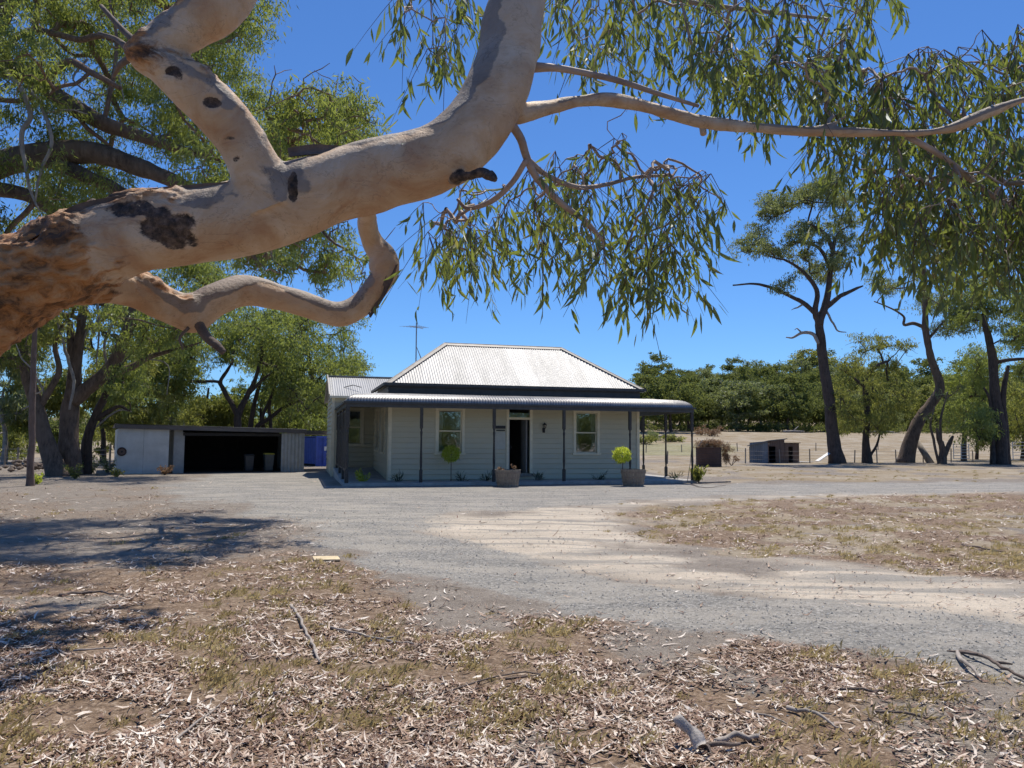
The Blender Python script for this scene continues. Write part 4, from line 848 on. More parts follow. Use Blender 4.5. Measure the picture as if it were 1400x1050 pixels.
# ---- spreading tree beyond the frame's left edge, its grey brown branches reaching in
Yb = 15.0
cl = [(x, y, 0) for x, y in inpoly([(-260, -120), (420, -140), (370, 40), (330, 110), (345, 260), (230, 290), (0, 330), (-200, 340), (-300, 100)], 112)]
cl += [(x, y, 34) for x, y in inpoly([(330, 140), (420, 118), (495, 150), (512, 190), (480, 230), (350, 235)], 30)]+[(x, y, 34) for x, y in inpoly([(330, 320), (440, 300), (500, 330), (520, 370), (420, 375), (330, 380)], 14)]
cl = [(c[0], c[1], c[2], (rng.random()-.35)*7) for c in cl]
tree('spreading_gum', 'spreading gum whose grey brown branches and dense crown fill the top left sky', Yb,
     [[(-225, 720, 75), (-215, 560, 62), (-190, 420, 58), (-150, 300, 55), (-110, 180, 50), (-60, 90, 46), (0, 20, 36), (40, -60, 26)],
      [(-160, 330, 42), (-90, 255, 40), (-20, 232, 38), (40, 214, 36), (100, 205, 32), (150, 212, 28), (200, 230, 24), (245, 250, 18), (275, 270, 10)],
      [(-120, 200, 34), (-60, 115, 30), (0, 95, 24), (45, 105, 24), (90, 140, 25), (140, 170, 22), (190, 186, 17), (250, 205, 11), (310, 222, 6)],
      [(60, 215, 20), (105, 235, 20), (150, 252, 17), (190, 275, 12)], [(-150, 300, 30), (-60, 262, 24), (20, 262, 20), (70, 285, 16), (110, 320, 9)]],
     cl, M['leaf_mid'], M['bark_brown'], .13, .026, 1200, 50, jit=3, tip=.008, nbb=16, branch_mat=M['bark_red'], zbase=0.0,
     limbs2=([(0, 95, 9), (20, 52, 9), (60, 43, 9), (105, 54, 9), (140, 50, 8), (180, 64, 5)], [(60, 112, 9, -.5), (95, 84, 10, -.8), (130, 102, 9, -1), (165, 120, 6, -1)], [(140, 170, 7), (150, 130, 6), (160, 60, 5), (150, 0, 4)], [(100, 150, 6), (120, 175, 6), (150, 200, 4)]),
     dead=([(10, 100, 9, -1), (30, 125, 10, -1.2), (40, 160, 10, -1.2), (28, 185, 9, -1.3), (36, 225, 8, -1.3), (42, 262, 5, -1.3), (55, 290, 3, -1.3)], [(38, 120, 6, -1.1), (60, 150, 8, -1.2), (70, 195, 7, -1.3), (55, 235, 6, -1.3), (48, 280, 3, -1.3)], [(60, 155, 4, -1.2), (95, 150, 3, -1.2), (120, 156, 2, -1.2)], [(120, 80, 5), (100, 110, 4), (140, 130, 3), (160, 100, 3), (170, 140, 2)]))

# ---- the gums beside the carport
tree('leaning_gum', 'dark rough gum trunk leaning left from the foot of the carport trees', 33, [[(82, 650, 30), (66, 606, 23), (54, 560, 20), (42, 520, 18), (30, 480, 16), (22, 440, 12), (10, 380, 8)], [(52, 560, 10), (80, 510, 8), (75, 470, 6), (95, 430, 4)]],
     [(x, y, 0) for x, y in inpoly([(-60, 340), (120, 380), (110, 470), (60, 470), (20, 520), (-60, 520)], 18)], M['leaf_yellow'], M['bark_brown'], .19, .045, 800, 30, tip=.012, dead=([(95, 560, 4), (100, 520, 6), (90, 480, 6), (78, 440, 4), (70, 425, 2)], [(40, 500, 5), (60, 540, 4), (30, 560, 3)]))
tree('stout_gum', 'stout central brown trunk forking into the canopy left of the carport', 34, [[(96, 648, 34), (95, 600, 27), (97, 555, 24), (103, 510, 20), (108, 470, 15), (112, 430, 13), (118, 390, 9)], [(100, 548, 22), (125, 530, 19), (148, 508, 17), (165, 478, 16), (175, 440, 12), (185, 400, 8)], [(140, 515, 11), (180, 502, 9), (205, 488, 7), (240, 478, 4), (275, 468, 2)], [(104, 520, 10), (98, 480, 11), (96, 440, 7)]],
     [(x, y, 0) for x, y in inpoly([(20, 300), (200, 330), (330, 350), (330, 400), (250, 470), (160, 450), (60, 470), (0, 440)], 46)], M['leaf_mid'], M['bark_brown'], .19, .045, 850, 32, jit=4, tip=.012,
     dead=([(112, 470, 4), (125, 440, 6), (128, 455, 5), (135, 425, 3)], [(150, 508, 6), (142, 480, 5), (150, 450, 4), (160, 440, 2)], [(200, 490, 3), (230, 500, 2), (228, 540, 1.5)], [(110, 400, 4), (125, 370, 6), (135, 430, 5), (132, 500, 2)]))
tree('slim_gum', 'slimmer dark trunk bending right between stout trunk and carport', 35, [[(115, 643, 18), (121, 605, 15), (129, 572, 13), (146, 535, 11), (158, 500, 9), (162, 460, 7)], [(128, 575, 8), (160, 556, 5), (178, 562, 2)]],
     [(x, y, 0) for x, y in inpoly([(120, 440), (200, 430), (215, 520), (205, 580), (170, 575), (150, 520)], 13)], M['leaf_mid'], M['bark_dark'], .19, .045, 700, 25, tip=.011, dead=([(130, 585, 3), (150, 568, 4), (165, 560, 3), (180, 563, 1.5)],))
tree('straight_young_gum', 'single straight slender brown trunk standing apart at the yard edge', 26, [[(42, 666, 11), (43, 620, 9.5), (44, 560, 9), (45.5, 500, 8), (47, 450, 7), (47, 400, 5)]],
     [(x, y, 0) for x, y in inpoly([(-10, 330), (110, 330), (100, 410), (60, 430), (0, 410)], 10)], M['leaf_yellow'], M['bark_pole'], .16, .033, 850, 28, tip=.008, jit=1.5, dead=([(45, 505, 3), (30, 490, 2.5), (22, 470, 1.5)], [(44, 540, 3), (56, 535, 2), (64, 520, 1)]))
tree('shed_gum', 'dark forked gum rising directly behind the carport roof', 50, [[(325, 632, 13), (325, 585, 12), (328, 562, 11), (338, 540, 8), (348, 520, 6.5), (354, 500, 5), (356, 480, 4)], [(327, 572, 8), (316, 552, 6.5), (304, 530, 6), (302, 520, 5), (310, 508, 4.5), (318, 495, 3)], [(338, 541, 5), (355, 524, 4), (372, 508, 3)]],
     [(x, y, 0) for x, y in inpoly([(250, 430), (330, 420), (400, 430), (400, 520), (350, 500), (300, 520), (250, 545), (235, 500)], 34)], M['leaf_mid'], M['bark_dark'], .24, .062, 760, 27, jit=4, tip=.014)
tree('multi_stem_gum', 'several dark stems fanning out behind the right half of carport', 53, [[(342, 636, 9), (342, 590, 8.5), (346, 560, 7), (352, 535, 6), (360, 510, 4)], [(340, 640, 8, 0, 1), (350, 588, 7.5), (368, 572, 6.5), (390, 556, 5), (415, 546, 3)], [(356, 580, 5), (362, 562, 4.5), (372, 540, 3)], [(370, 636, 6, .5, 1), (370, 580, 5.5), (368, 555, 5), (378, 520, 3)]],
     [(x, y, 0) for x, y in inpoly([(330, 440), (400, 420), (470, 440), (497, 480), (498, 510), (460, 530), (455, 575), (400, 580), (380, 540)], 46)], M['leaf_mid'], M['bark_dark'], .24, .062, 760, 26, jit=4, tip=.014)
for i, (lab, px, Y, pl, n, lf, bk, r) in enumerate([
    ('bushy green tree filling the gap between slim trunk and carport', 190, 46, [(140, 505), (205, 500), (215, 560), (190, 605), (140, 600)], 20, 'leaf_yellow', 'bark_dark', 18),
    ('dark dense cypress crown showing between the gum trunks and carport trees', 196, 58, [(178, 490), (205, 482), (214, 512), (208, 540), (185, 535)], 14, 'leaf_dark', 'bark_dark', 14),
    ('grey green feathery bush low behind the middle of carport roof', 225, 62, [(208, 545), (235, 535), (258, 552), (262, 590), (205, 590)], 18, 'leaf_blue', 'bark_grey', 14),
    ('pale yellow green tree low behind the carport beside the cottage wing', 425, 64, [(380, 545), (430, 515), (455, 540), (455, 600), (385, 590)], 24, 'leaf_yellow', 'bark_dark', 18),
    ('low olive bush behind the forked gum and carport roof', 285, 58, [(255, 550), (320, 545), (325, 590), (258, 590)], 18, 'leaf_yellow', 'bark_dark', 16),
    ('bright yellow green tree in the sunny left distance beyond the fence', 10, 60, [(-40, 590), (25, 585), (40, 610), (38, 635), (-40, 640)], 16, 'leaf_yellow', 'bark_grey', 14),
    ('mid green tree filling behind the forked gum stems over carport roof', 360, 60, [(300, 490), (400, 490), (455, 550), (450, 598), (290, 598)], 44, 'leaf_mid', 'bark_dark', 18),
    ('sunlit yellow green tree filling behind the stout and slim trunks', 140, 50, [(20, 450), (240, 430), (235, 560), (150, 615), (100, 625), (20, 560)], 52, 'leaf_yellow', 'bark_dark', 19),
    ('shady tree behind the leaning gum near the left fence', 62, 52, [(20, 540), (95, 520), (100, 620), (60, 640), (40, 600)], 22, 'leaf_mid', 'bark_dark', 17),
    ('bluish thin tree at far left behind the straight slender trunk', 5, 48, [(-60, 470), (40, 460), (45, 560), (-20, 590), (-70, 560)], 22, 'leaf_blue', 'bark_grey', 20)]):
    tree('background_tree', lab, Y, [[(px, 640 if i != 5 else 632, 9), (px+2, 600, 7), (px-3, 560, 5), (px, 530, 3)] if i not in (2, 5, 3) else [(px, 634, 6), (px+1, 615, 5), (px-1, 590, 3)]], [(x, y, 0) for x, y in inpoly(pl, n)], M[lf], M[bk], .28, .075, 650, r, jit=2.5, tip=.012, dead=())
# ---- right-hand trees
R1 = [(118, 130), (75, 245), (135, 150), (200, 260), (230, 110), (270, 215), (300, 90), (350, 200), (170, 402), (300, 365), (345, 130), (160, 300), (240, 300), (320, 60), (180, 130), (110, 285), (265, 120), (290, 255), (215, 230), (330, 330), (370, 250), (130, 175), (60, 280), (340, 75), (280, 75), (375, 120), (390, 190), (360, 300), (255, 355)]
tree('tall_gum', 'tall dark trunked gum with bare lower limbs beside the tin hut', 60, [[(1146, 634, 24), (1142, 605, 18.5), (1134, 545, 16), (1128, 500, 15), (1123, 462, 14), (1121, 440, 13), (1130, 415, 12), (1134, 385, 9), (1138, 355, 7), (1142, 325, 6)], [(1121, 445, 10), (1114, 425, 8), (1117, 400, 6.5), (1106, 380, 5.5), (1090, 365, 4), (1072, 355, 3)], [(1116, 430, 7), (1098, 414, 6), (1080, 405, 5), (1050, 392, 4), (1030, 388, 3), (1002, 390, 2)], [(1130, 420, 7), (1150, 405, 6), (1170, 395, 4), (1180, 391, 2)], [(1136, 370, 6), (1125, 345, 5), (1112, 335, 4), (1085, 330, 3)], [(1140, 345, 6), (1128, 320, 5), (1105, 305, 3)]],
     [(1000+.419*x, 220+.419*y, 16+10*rng.random()) for x, y in R1], M['leaf_blue'], M['bark_dark'], .28, .07, 950, 22, jit=3.5, tip=.022, flat=.62, power=.42,
     dead=([(1120, 470, 8), (1112, 455, 7), (1098, 454, 6), (1085, 461, 4), (1075, 461, 2)], [(1096, 455, 4), (1090, 449, 2), (1086, 451, 1)], [(1125, 418, 5), (1138, 440, 4), (1145, 452, 3), (1157, 454, 1.5)], [(1098, 416, 4), (1090, 420, 3), (1082, 424, 1)]))
tree('sapling_gum', 'small bent dark tree with sparse light crown right of the tall gum', 62, [[(1186, 632, 15), (1184, 600, 10), (1185, 560, 9), (1183, 525, 9), (1190, 508, 7), (1203, 498, 5), (1216, 493, 3)], [(1187, 628, 4), (1200, 605, 3), (1205, 580, 2)], [(1183, 530, 4), (1165, 515, 3), (1150, 505, 2)]],
     [(x, y, 0) for x, y in inpoly([(1160, 470), (1185, 455), (1230, 450), (1250, 480), (1245, 560), (1220, 590), (1175, 590), (1150, 590), (1145, 545)], 40)], M['leaf_yellow'], M['bark_dark'], .27, .062, 480, 17, jit=3, tip=.012)
tree('crooked_gum', 'thick crooked trunk leaning right then twisting upward beside the paddock', 64, [[(1236, 632, 24), (1246, 605, 19), (1258, 575, 17), (1272, 555, 15), (1284, 535, 14), (1282, 515, 13), (1273, 490, 11), (1266, 455, 10), (1265, 430, 9), (1263, 395, 8), (1262, 350, 6)], [(1264, 448, 5), (1250, 442, 5), (1236, 444, 4), (1235, 432, 3), (1215, 420, 2), (1195, 412, 1.5)], [(1268, 465, 4), (1290, 440, 3), (1310, 420, 2)]],
     [(x, y, 0) for x, y in inpoly([(1195, 330), (1340, 330), (1350, 440), (1310, 480), (1290, 460), (1250, 400), (1200, 420)], 34)], M['leaf_blue'], M['bark_brown'], .28, .062, 480, 18, jit=3.5, tip=.012)
tree('bare_sapling', 'thin bare multi stemmed sapling beside a blackened stump in paddock edge', 61, [[(1288, 632, 13), (1287, 612, 9), (1283, 598, 7), (1280, 585, 3)], [(1290, 625, 7), (1299, 605, 6), (1303, 596, 3)], [(1284, 630, 4, 0, 1), (1276, 600, 4), (1272, 580, 3), (1278, 555, 2)], [(1287, 610, 3), (1286, 575, 3), (1292, 550, 2), (1296, 535, 1.5)]],
     [(1270, 570, 7), (1296, 545, 9), (1310, 530, 9), (1285, 540, 8)], M['leaf_blue'], M['bark_brown'], .36, .08, 60, 10, jit=1.5, tip=.015)
tree('slender_gum', 'slender straight dark trunk between the stump and paired trunks', 72, [[(1317, 628, 8), (1318, 600, 7), (1319, 570, 6), (1317, 540, 4)]], [(x, y, 0) for x, y in inpoly([(1285, 480), (1350, 470), (1350, 570), (1290, 575)], 26)], M['leaf_mid'], M['bark_dark'], .30, .072, 560, 18, jit=3, tip=.012)
tree('paired_gum', 'dark paired trunks rising into a broad crown at the right edge', 60, [[(1366, 636, 20), (1366, 600, 16), (1364, 555, 15), (1358, 500, 14), (1352, 465, 11), (1344, 430, 8)], [(1374, 634, 16, .6, 1), (1373, 590, 11), (1371, 540, 9), (1378, 500, 5)], [(1357, 634, 8, -.4, 1), (1357, 590, 6), (1354, 550, 5), (1345, 530, 3)], [(1356, 497, 6), (1380, 492, 5), (1410, 490, 3)]],
     [(x, y, 0) for x, y in inpoly([(1290, 400), (1480, 380), (1490, 540), (1400, 530), (1340, 500), (1310, 470)], 44)]+[(x, y, 0) for x, y in inpoly([(1325, 560), (1350, 545), (1352, 610), (1325, 620)], 8)], M['leaf_mid'], M['bark_dark'], .27, .065, 760, 21, jit=4, tip=.012)
tree('edge_gum', 'leafy olive tree low at the right edge behind the pale gate', 74, [[(1398, 628, 8), (1400, 600, 6), (1396, 560, 4)]], [(x, y, 0) for x, y in inpoly([(1380, 540), (1480, 520), (1480, 600), (1390, 610)], 22)], M['leaf_yellow'], M['bark_dark'], .30, .072, 560, 18, jit=2.5, tip=.012)
tree('understory_tree', 'shadowy thin trunked tree in the strip between slender and paired trunks', 78, [[(1335, 625, 5), (1336, 600, 4), (1332, 570, 3)]], [(x, y, 0) for x, y in inpoly([(1300, 530), (1390, 520), (1395, 600), (1320, 610)], 24)], M['leaf_yellow'], M['bark_dark'], .32, .078, 500, 18, jit=2.5, tip=.012)

# ---- the wooded rise across the paddock: a few kinds, copied as separate trees
def proto(i, h, dead):
    r = np.random.default_rng(100+i); sk = Skel(); q = np.zeros(3); pts = [np.array([0, 0, -.3]), np.array([0, 0, .1*h])+r.normal(size=3)*.02*h*np.array([1, 1, 0]), np.array([0, 0, .3*h])+r.normal(size=3)*.03*h*np.array([1, 1, 0]), np.array([0, 0, .5*h])+r.normal(size=3)*.05*h*np.array([1, 1, 0]), np.array([0, 0, .75*h])+r.normal(size=3)*.05*h*np.array([1, 1, 0])]
    sk.path(pts, [.024*h, .018*h, .015*h, .011*h, .004*h], 3); lv = Leaves(); T = []
    for k in range(42):
        a = r.random()*6.28; rr = .36*h*math.sqrt(r.random()); z = h*(.24+.72*r.random()*(1-(rr/(.42*h))**2)); T.append(np.array([rr*math.cos(a), rr*math.sin(a), z])); lv.clump(T[-1], h*(.09+.05*r.random()), 230, .034*h, .016*h, 1, .72, 9, .5, .34)
    sk.grow(T, 4, .1, .02); return sk.mesh(.0022*h, .5, 5, 7), lv
PROT = []
kinds = [('rounded olive', 'leaf_far'), ('tall open', 'leaf_far'), ('grey green', 'leaf_blue'), ('deep green', 'leaf_far'), ('yellowish', 'leaf_yellow')]
far_spots = []
hv = lambda a: a*(.56+.70*rng.random())
for px in np.arange(868, 1150, 13): far_spots.append((px+rng.normal()*4, 160+rng.random()*24, hv(11)))
for px in np.arange(1130, 1500, 15): far_spots.append((px+rng.normal()*4, 168+rng.random()*22, hv(11)))
for px in np.arange(860, 1500, 10): far_spots.append((px+rng.normal()*5, 196+rng.random()*40, hv(14)))
for px in np.arange(880, 1500, 13): far_spots.append((px+rng.normal()*6, 250+rng.random()*80, hv(17)))
far_spots += [(918, 152, 13.5), (880, 150, 12), (1108, 330, 24), (1125, 340, 22), (940, 160, 12)]
left_spots = [(x, 150+rng.random()*90, 9+4*rng.random()) for x in np.arange(-60, 470, 17)]
GROUPS = {}
for i, (px, Y, h) in enumerate(far_spots+left_spots):
    k = int(rng.integers(0, 5)); x = (px-CX)/F*Y; z = float(hz(x, Y)); isleft = px < 600
    first = k not in GROUPS
    if first:
        mbp, lvp = proto(k, 10.0, 0); GROUPS[k] = (mbp, lvp, None)
    if isleft: lab, grp = kinds[k][0]+' gum in the distant belt seen under the left canopy', kinds[k][0]+' gums of the left belt'
    else: lab, grp = kinds[k][0]+' gum in the wooded rise across the dry paddock', kinds[k][0]+' gums of the wooded rise'
    t = thing('paddock_tree', lab, 'tree', (x, Y, z), rng.random()*6.28, grp); s_ = h/10; t.scale = (s_*(.95+.35*rng.random()), s_*(.95+.35*rng.random()), s_)
    if first:
        a = GROUPS[k][0].build('trunk', M['bark_dark'] if k != 2 else M['bark_grey'], t, True); c = GROUPS[k][1].build('crown', M[kinds[k][1]], t, (0, 0, 0)); GROUPS[k] = (a, c)
    else:
        for o in GROUPS[k]: q = o.copy(); COL.objects.link(q); q.parent = t
# low scrub that closes the foot of the rise, and an unseen belt added to darken the window reflections: masses nobody could count
lv = Leaves()
for k in range(900):
    px = 860+640*rng.random(); Y = 158+rng.random()**1.6*120; x = (px-CX)/F*Y; r = .9+2.3*rng.random()**2; lv.clump((x, Y, float(hz(x, Y))+r*.5), r*1.3, 60, .42, .2, 1, .8, 5, .4, .45)
tag(lv.build('undergrowth', M['leaf_far'], None, (0, 0, 0)), 'low green scrub massed under the trees of the wooded rise', 'undergrowth', kind='stuff')
lv = Leaves()
for k in range(620):
    x = -75+150*rng.random(); Y = -26-30*rng.random(); lv.clump((x, Y, .8+8.5*rng.random()**1.2), 1.9, 70, .7, .35, 1, .9, 6, .4, .45)
tag(lv.build('added_woods', M['leaf_far'], None, (0, 0, 0)), 'unseen green woodland belt added behind the viewpoint for the window reflections', 'added_woods', kind='stuff')
# ------------------------------------------------------------------ garden things by the verandah
def barrel(px, py, label, r=.46, h=.60):
    c = ground(px, py); o = thing('barrel_planter', label, 'planter', c, HF.th, 'half barrel planters'); mb = MB(); n = 22
    for k in range(n):
        a0, a1 = (k+.04)*2*math.pi/n, (k+.96)*2*math.pi/n; rb, rt = r*.80, r
        f = lambda a, rr, z: (rr*math.cos(a), rr*math.sin(a), z)
        mb.hexa([f(a0, rb-.03, 0), f(a0, rb, 0), f(a1, rb, 0), f(a1, rb-.03, 0)], [f(a0, rt-.03, h), f(a0, rt, h), f(a1, rt, h), f(a1, rt-.03, h)], a=random.random())
    mb.build('staves', M['barrel'], o)
    for z in (.12, .30, .47):
        rr = r*(.80+.20*z/h)+.004; mb = MB(); an = np.linspace(0, 2*math.pi, 33); V = np.vstack([np.stack([(rr+e)*np.cos(an), (rr+e)*np.sin(an), an*0+zz], 1) for e, zz in ((.0, z), (.008, z), (.016, z+.05), (.008, z+.05))]); i = np.arange(32)
        mb.add(V, np.vstack([np.stack([a*33+i, a*33+i+1, b_*33+i+1, b_*33+i], 1) for a, b_ in ((0, 1), (1, 2), (2, 3))])); mb.build('hoop', M['hoop'], o)
    mb = MB(); mb.lathe([(r*.93, h-.13), (r*.90, h-.10), (r*.5, h-.04), (.01, h-.02)], (0, 0, 0), 22); mb.build('soil', M['soil'], o); return c, h
bc1, bh = barrel(694, 665.5, 'weathered half barrel planter standing in front of the open door')
bc2, _ = barrel(866, 664.5, 'weathered half barrel planter below the leaning topiary at right verandah posts')
def topiary(base, top, r, label, lean):
    o = thing('topiary_tree', label, 'plant', base); h = top[2]-base[2]; mb = MB(); d = np.asarray(top)-np.asarray(base)
    mb.tube([(0, 0, -.03), d*.3+np.array([lean*.3, 0, 0]), d*.65+np.array([lean, 0, 0]), d], [.018, .015, .014, .012], 8); mb.build('stem', M['twig'], o, True)
    lv = Leaves(); n = 2600; dd = unit(rng.normal(size=(n, 3))); rad = r*(1-.35*rng.random((n, 1))**2)*(1+.22*(vnoise(dd*2.2+5, 1.9, 3)[:, None]-.5)*4.5); C = d+dd*rad*np.array([1, 1, .92])
    lv.add(*leaf_mesh(C, dd+rng.normal(size=(n, 3))*.7, .05+.03*rng.random(n), .026, 1)); lv.build('crown', M['leaf_lime'], o, (0, 0, 0)); return o
b_ = ground(616.5, 661.5); topiary(b_, at(617, 620.5, b_[1]), .30, 'round clipped lime green topiary ball on thin stem under the left window', .0)
b_ = np.array(bc2)+np.array([-.38, .05, bh-.06]); t_ = at(850, 622, b_[1]); topiary(b_, t_, .29, 'ragged lime green topiary on leaning stem beside the right barrel', .03)
mb = None
def plantlet(name, label, cat, base, h, r, n, mat, blades=False, stems=5, W=.03, L=.07):
    o = thing(name, label, cat, base); mb = MB(); lv = Leaves()
    for k in range(stems):
        a = rng.random()*6.28; rr = r*(.3+.7*rng.random()); tip = np.array([rr*math.cos(a), rr*math.sin(a), h*(.6+.4*rng.random())]); m_ = tip*.5+np.array([0, 0, h*.12]); mb.tube([(0, 0, -.03), m_, tip], [.008, .006, .003], 5)
        f = rng.random(n//stems)*.85+.15; C = m_*0+np.outer(f, tip)+rng.normal(size=(len(f), 3))*.03
        lv.add(*leaf_mesh(C, rng.normal(size=(len(f), 3))+np.array([0, 0, .5]) if not blades else unit(tip)+rng.normal(size=(len(f), 3))*.35, L*(.7+.6*rng.random(len(f))), W, 1))
    mb.build('stems', M['twig'], o); lv.build('leaves', mat, o, (0, 0, 0)); return o
plantlet('garden_shrub', 'small bright leafy shrub at the left verandah corner', 'shrub', ground(497, 662), .50, .32, 420, M['leaf_lime'], stems=9, W=.045, L=.09)
plantlet('corner_shrub', 'dark green spiky shrub at the foot of the right corner post', 'shrub', ground(955, 660.5), .62, .28, 320, M['leaf_yellow'], True, 9, .05, .18)
plantlet('barrel_seedling', 'pale dying seedling poking out of the barrel by the door', 'plant', bc1+np.array([.22, -.05, bh-.08]), .34, .10, 16, M['leaf_dead'], stems=3, W=.05, L=.10)
plantlet('barrel_weed', 'grey straggly weed on the left rim of the barrel by the door', 'plant', bc1+np.array([-.28, -.12, bh-.08]), .16, .16, 40, M['leaf_dead'], stems=5, W=.05, L=.10)
for k, (px, lab) in enumerate([(545, 'dark strappy clump beside the second verandah post'), (632, 'dark strappy clump right of the round topiary'), (663, 'dark strappy clump left of the barrel by the door'), (735, 'dark strappy clump right of the open door'), (818, 'dark strappy clump under the right window'), (925, 'dark strappy clump on the edge of the sunlit verandah slab')]):
    plantlet('strappy_plant', lab, 'plant', ground(px, 662.3-(px-540)*.009), .34, .26, 70, M['leaf_dark'], True, 7, .02, .24)
# sticks leaning on the right corner post
mb = MB(); p = HF.w(13.15, -.05, 0); q = HF.w(13.40, .0, 1.55); mb.tube([p, (p+q)/2+np.array([.03, 0, 0]), q], [.014, .012, .008], 6); tag(mb.build('garden_stake', M['timber'], None), 'thin timber stake leaning against the right corner verandah post', 'stake')
mb = MB(); mb.bar(ground(957, 660, .03), ground(998, 658.5, .03), .10, .05); tag(mb.build('fallen_plank', M['timber'], None), 'thin grey plank lying on the ground beyond the right verandah corner', 'plank')

# ------------------------------------------------------------------ paddock: tin hut, iron tank, fences, gates
hc = at(1050, 632, 60); hc[2] = 0; a0 = math.radians(28); KF = Frame(hc, a0)
hut = thing('tin_hut', 'small corrugated tin hut with open doorways in the dry paddock', 'shed', hc, a0)
def hx(px): return KF.face(px, 620, 0)[0]
e1, e2 = hx(1073), hx(1094); zt0 = at(1051, 603, 60)[2]; zt1 = KF.face(1073, 600.5, 0)[1]; d0, d1 = hx(1051.5), hx(1060.5); zd = KF.face(1055, 610, 0)[1]; DP = 1.9
mb = MB()
corr_wall(mb, d1, e1, 0, zt1, lambda x, w, z: (x, w, z*(.96+.04*x/e1)), .2, .02); corr_wall(mb, .0, d0, 0, zt0, lambda x, w, z: (x, w, z), .1, .02); corr_wall(mb, d0, d1, zd, zt0, lambda x, w, z: (x, w, z), .2, .02); mb.build('front_wall', M['zinc_brown'], hut)
mb = MB(); corr_wall(mb, 0, DP, 0, 1, lambda x, w, z: (w, x, z*(zt0-.07*x)), .2, .02); mb.build('side_wall', M['zinc_blue'], hut)
mb = MB(); mb.box(0, e1, DP, DP+.05, 0, zt0-.45); mb.box(e1, e1+.04, .02, DP, 0, zt0-.45); mb.box(.1, e1, .05, DP, -.02, .02); mb.build('back_wall', M['dark_int'], hut)
mb = MB(); mb.hexa([(-.15, -.2, zt0), (e1+.1, -.2, zt1+.02), (e1+.1, DP+.15, zt1-.42), (-.15, DP+.15, zt0-.42)], [(-.15, -.2, zt0+.05), (e1+.1, -.2, zt1+.07), (e1+.1, DP+.15, zt1-.37), (-.15, DP+.15, zt0-.37)]); mb.build('roof', M['zinc_blue'], hut)
d2, d3 = hx(1079.5), hx(1085.5); za = KF.face(1084, 606, .1)[1]; z2 = KF.face(1082, 610.5, .1)[1]
mb = MB(); mb.box(e1+.12, d2, .1, .16, 0, za); mb.box(d3, e2, .1, .16, 0, za); mb.box(d2, d3, .1, .16, z2, za); mb.box(e2-.05, e2, .165, 2.2, 0, za); mb.box(e1+.12, e2-.055, 2.2, 2.25, 0, za-.1); mb.build('annex_wall', M['zinc_brown'], hut)
mb = MB(); mb.box(e1+.12, e2+.08, .0, 2.3, za+.003, za+.05); mb.build('annex_roof', M['rust'], hut)
mb = MB(); mb.bar(hx(1095)*KF.u+KF.A+np.array([0, .6, .06]), at(1108, 629.5, 61.5)*np.array([1, 1, 0])+np.array([0, 0, .08]), 1.2, .05); tag(mb.build('white_sheet', M['white_board'], None), 'flat white sheet lying on the ground right of the tin hut', 'sheet')
mb = MB(); mb.bar(at(1117, 630.5, 59), at(1137, 617, 60.2), .32, .05); tag(mb.build('white_plank', M['white_board'], None), 'long white plank propped against the tall gum trunk', 'plank')
tc = at(969, 637, 51); tc[2] = 0
tk = thing('iron_tank', 'squat dark rusty iron tank topped with dead brush', 'tank', tc); mb = MB(); r = 17*51/F; h = at(969, 612, 51)[2]; n = 60; pr = [(r*(1+.012*math.sin(z*40)), z) for z in np.linspace(0, h, 46)]; mb.lathe(pr, (0, 0, 0), 40); mb.build('body', M['rust'], tk, True)
mb = MB(); an = np.linspace(0, 6.283, 41); mb.tube([(r*1.01*math.cos(a), r*1.01*math.sin(a), h) for a in an], .03, 6, cap=False); mb.build('rim', M['rust'], tk)
br = thing('dead_brush', 'heap of brown dead creeper sprawling over the iron tank', 'brush', tc+np.array([0, 0, h])); lv = Leaves(); mb = MB()
for k in range(34):
    a = rng.random()*6.28; rr = r*rng.random()**.5*1.05; c = np.array([rr*math.cos(a)+.15, rr*math.sin(a)*.8, .08+.34*rng.random()])
    if c[0] > .75*r: c[0] += .35; c[2] -= .25
    if c[0] < -.8*r: c[0] -= .2; c[2] -= .15
    lv.clump(c, .30, 90, .22, .03, 1, .6, 6, .6, .4); mb.tube([(0, 0, .05), c*.6+np.array([0, 0, .2]), c], [.02, .015, .008], 5)
for k in range(7): c = np.array([r+.25+.12*rng.random(), -.3+.5*rng.random(), -.1-.75*rng.random()]); lv.clump(c, .2, 70, .25, .03, 1, 1.2, 5, 1.2, .4)
mb.build('stems', M['stick_dark'], br); lv.build('leaves', M['leaf_dead'], br, (0, 0, 0))
mb = MB(); c = np.array([-.3, -.3, .2]); mb.bar(c, c+np.array([.5, .1, .12]), .3, .04); mb.bar((-.9*r, -.3, .1), (-.6*r, -.4, .5), .05, .05); mb.build('scrap_sheet', M['metal_grey'], br)
lv = Leaves(); p = at(1000, 630, 53); p[2] = 0; ds = thing('dead_shrub', 'small dead brown bush on the ground right of the iron tank', 'shrub', p); mb = MB()
for k in range(6): a = rng.normal(size=3)*.3; a[2] = .35+.3*rng.random(); mb.tube([(0, 0, -.03), a*.6, a], [.02, .014, .006], 5); lv.clump(a, .16, 50, .16, .03, 1, .8, 4, .2, .4)
mb.build('stems', M['stick_dark'], ds); lv.build('leaves', M['leaf_dead'], ds, (0, 0, 0))
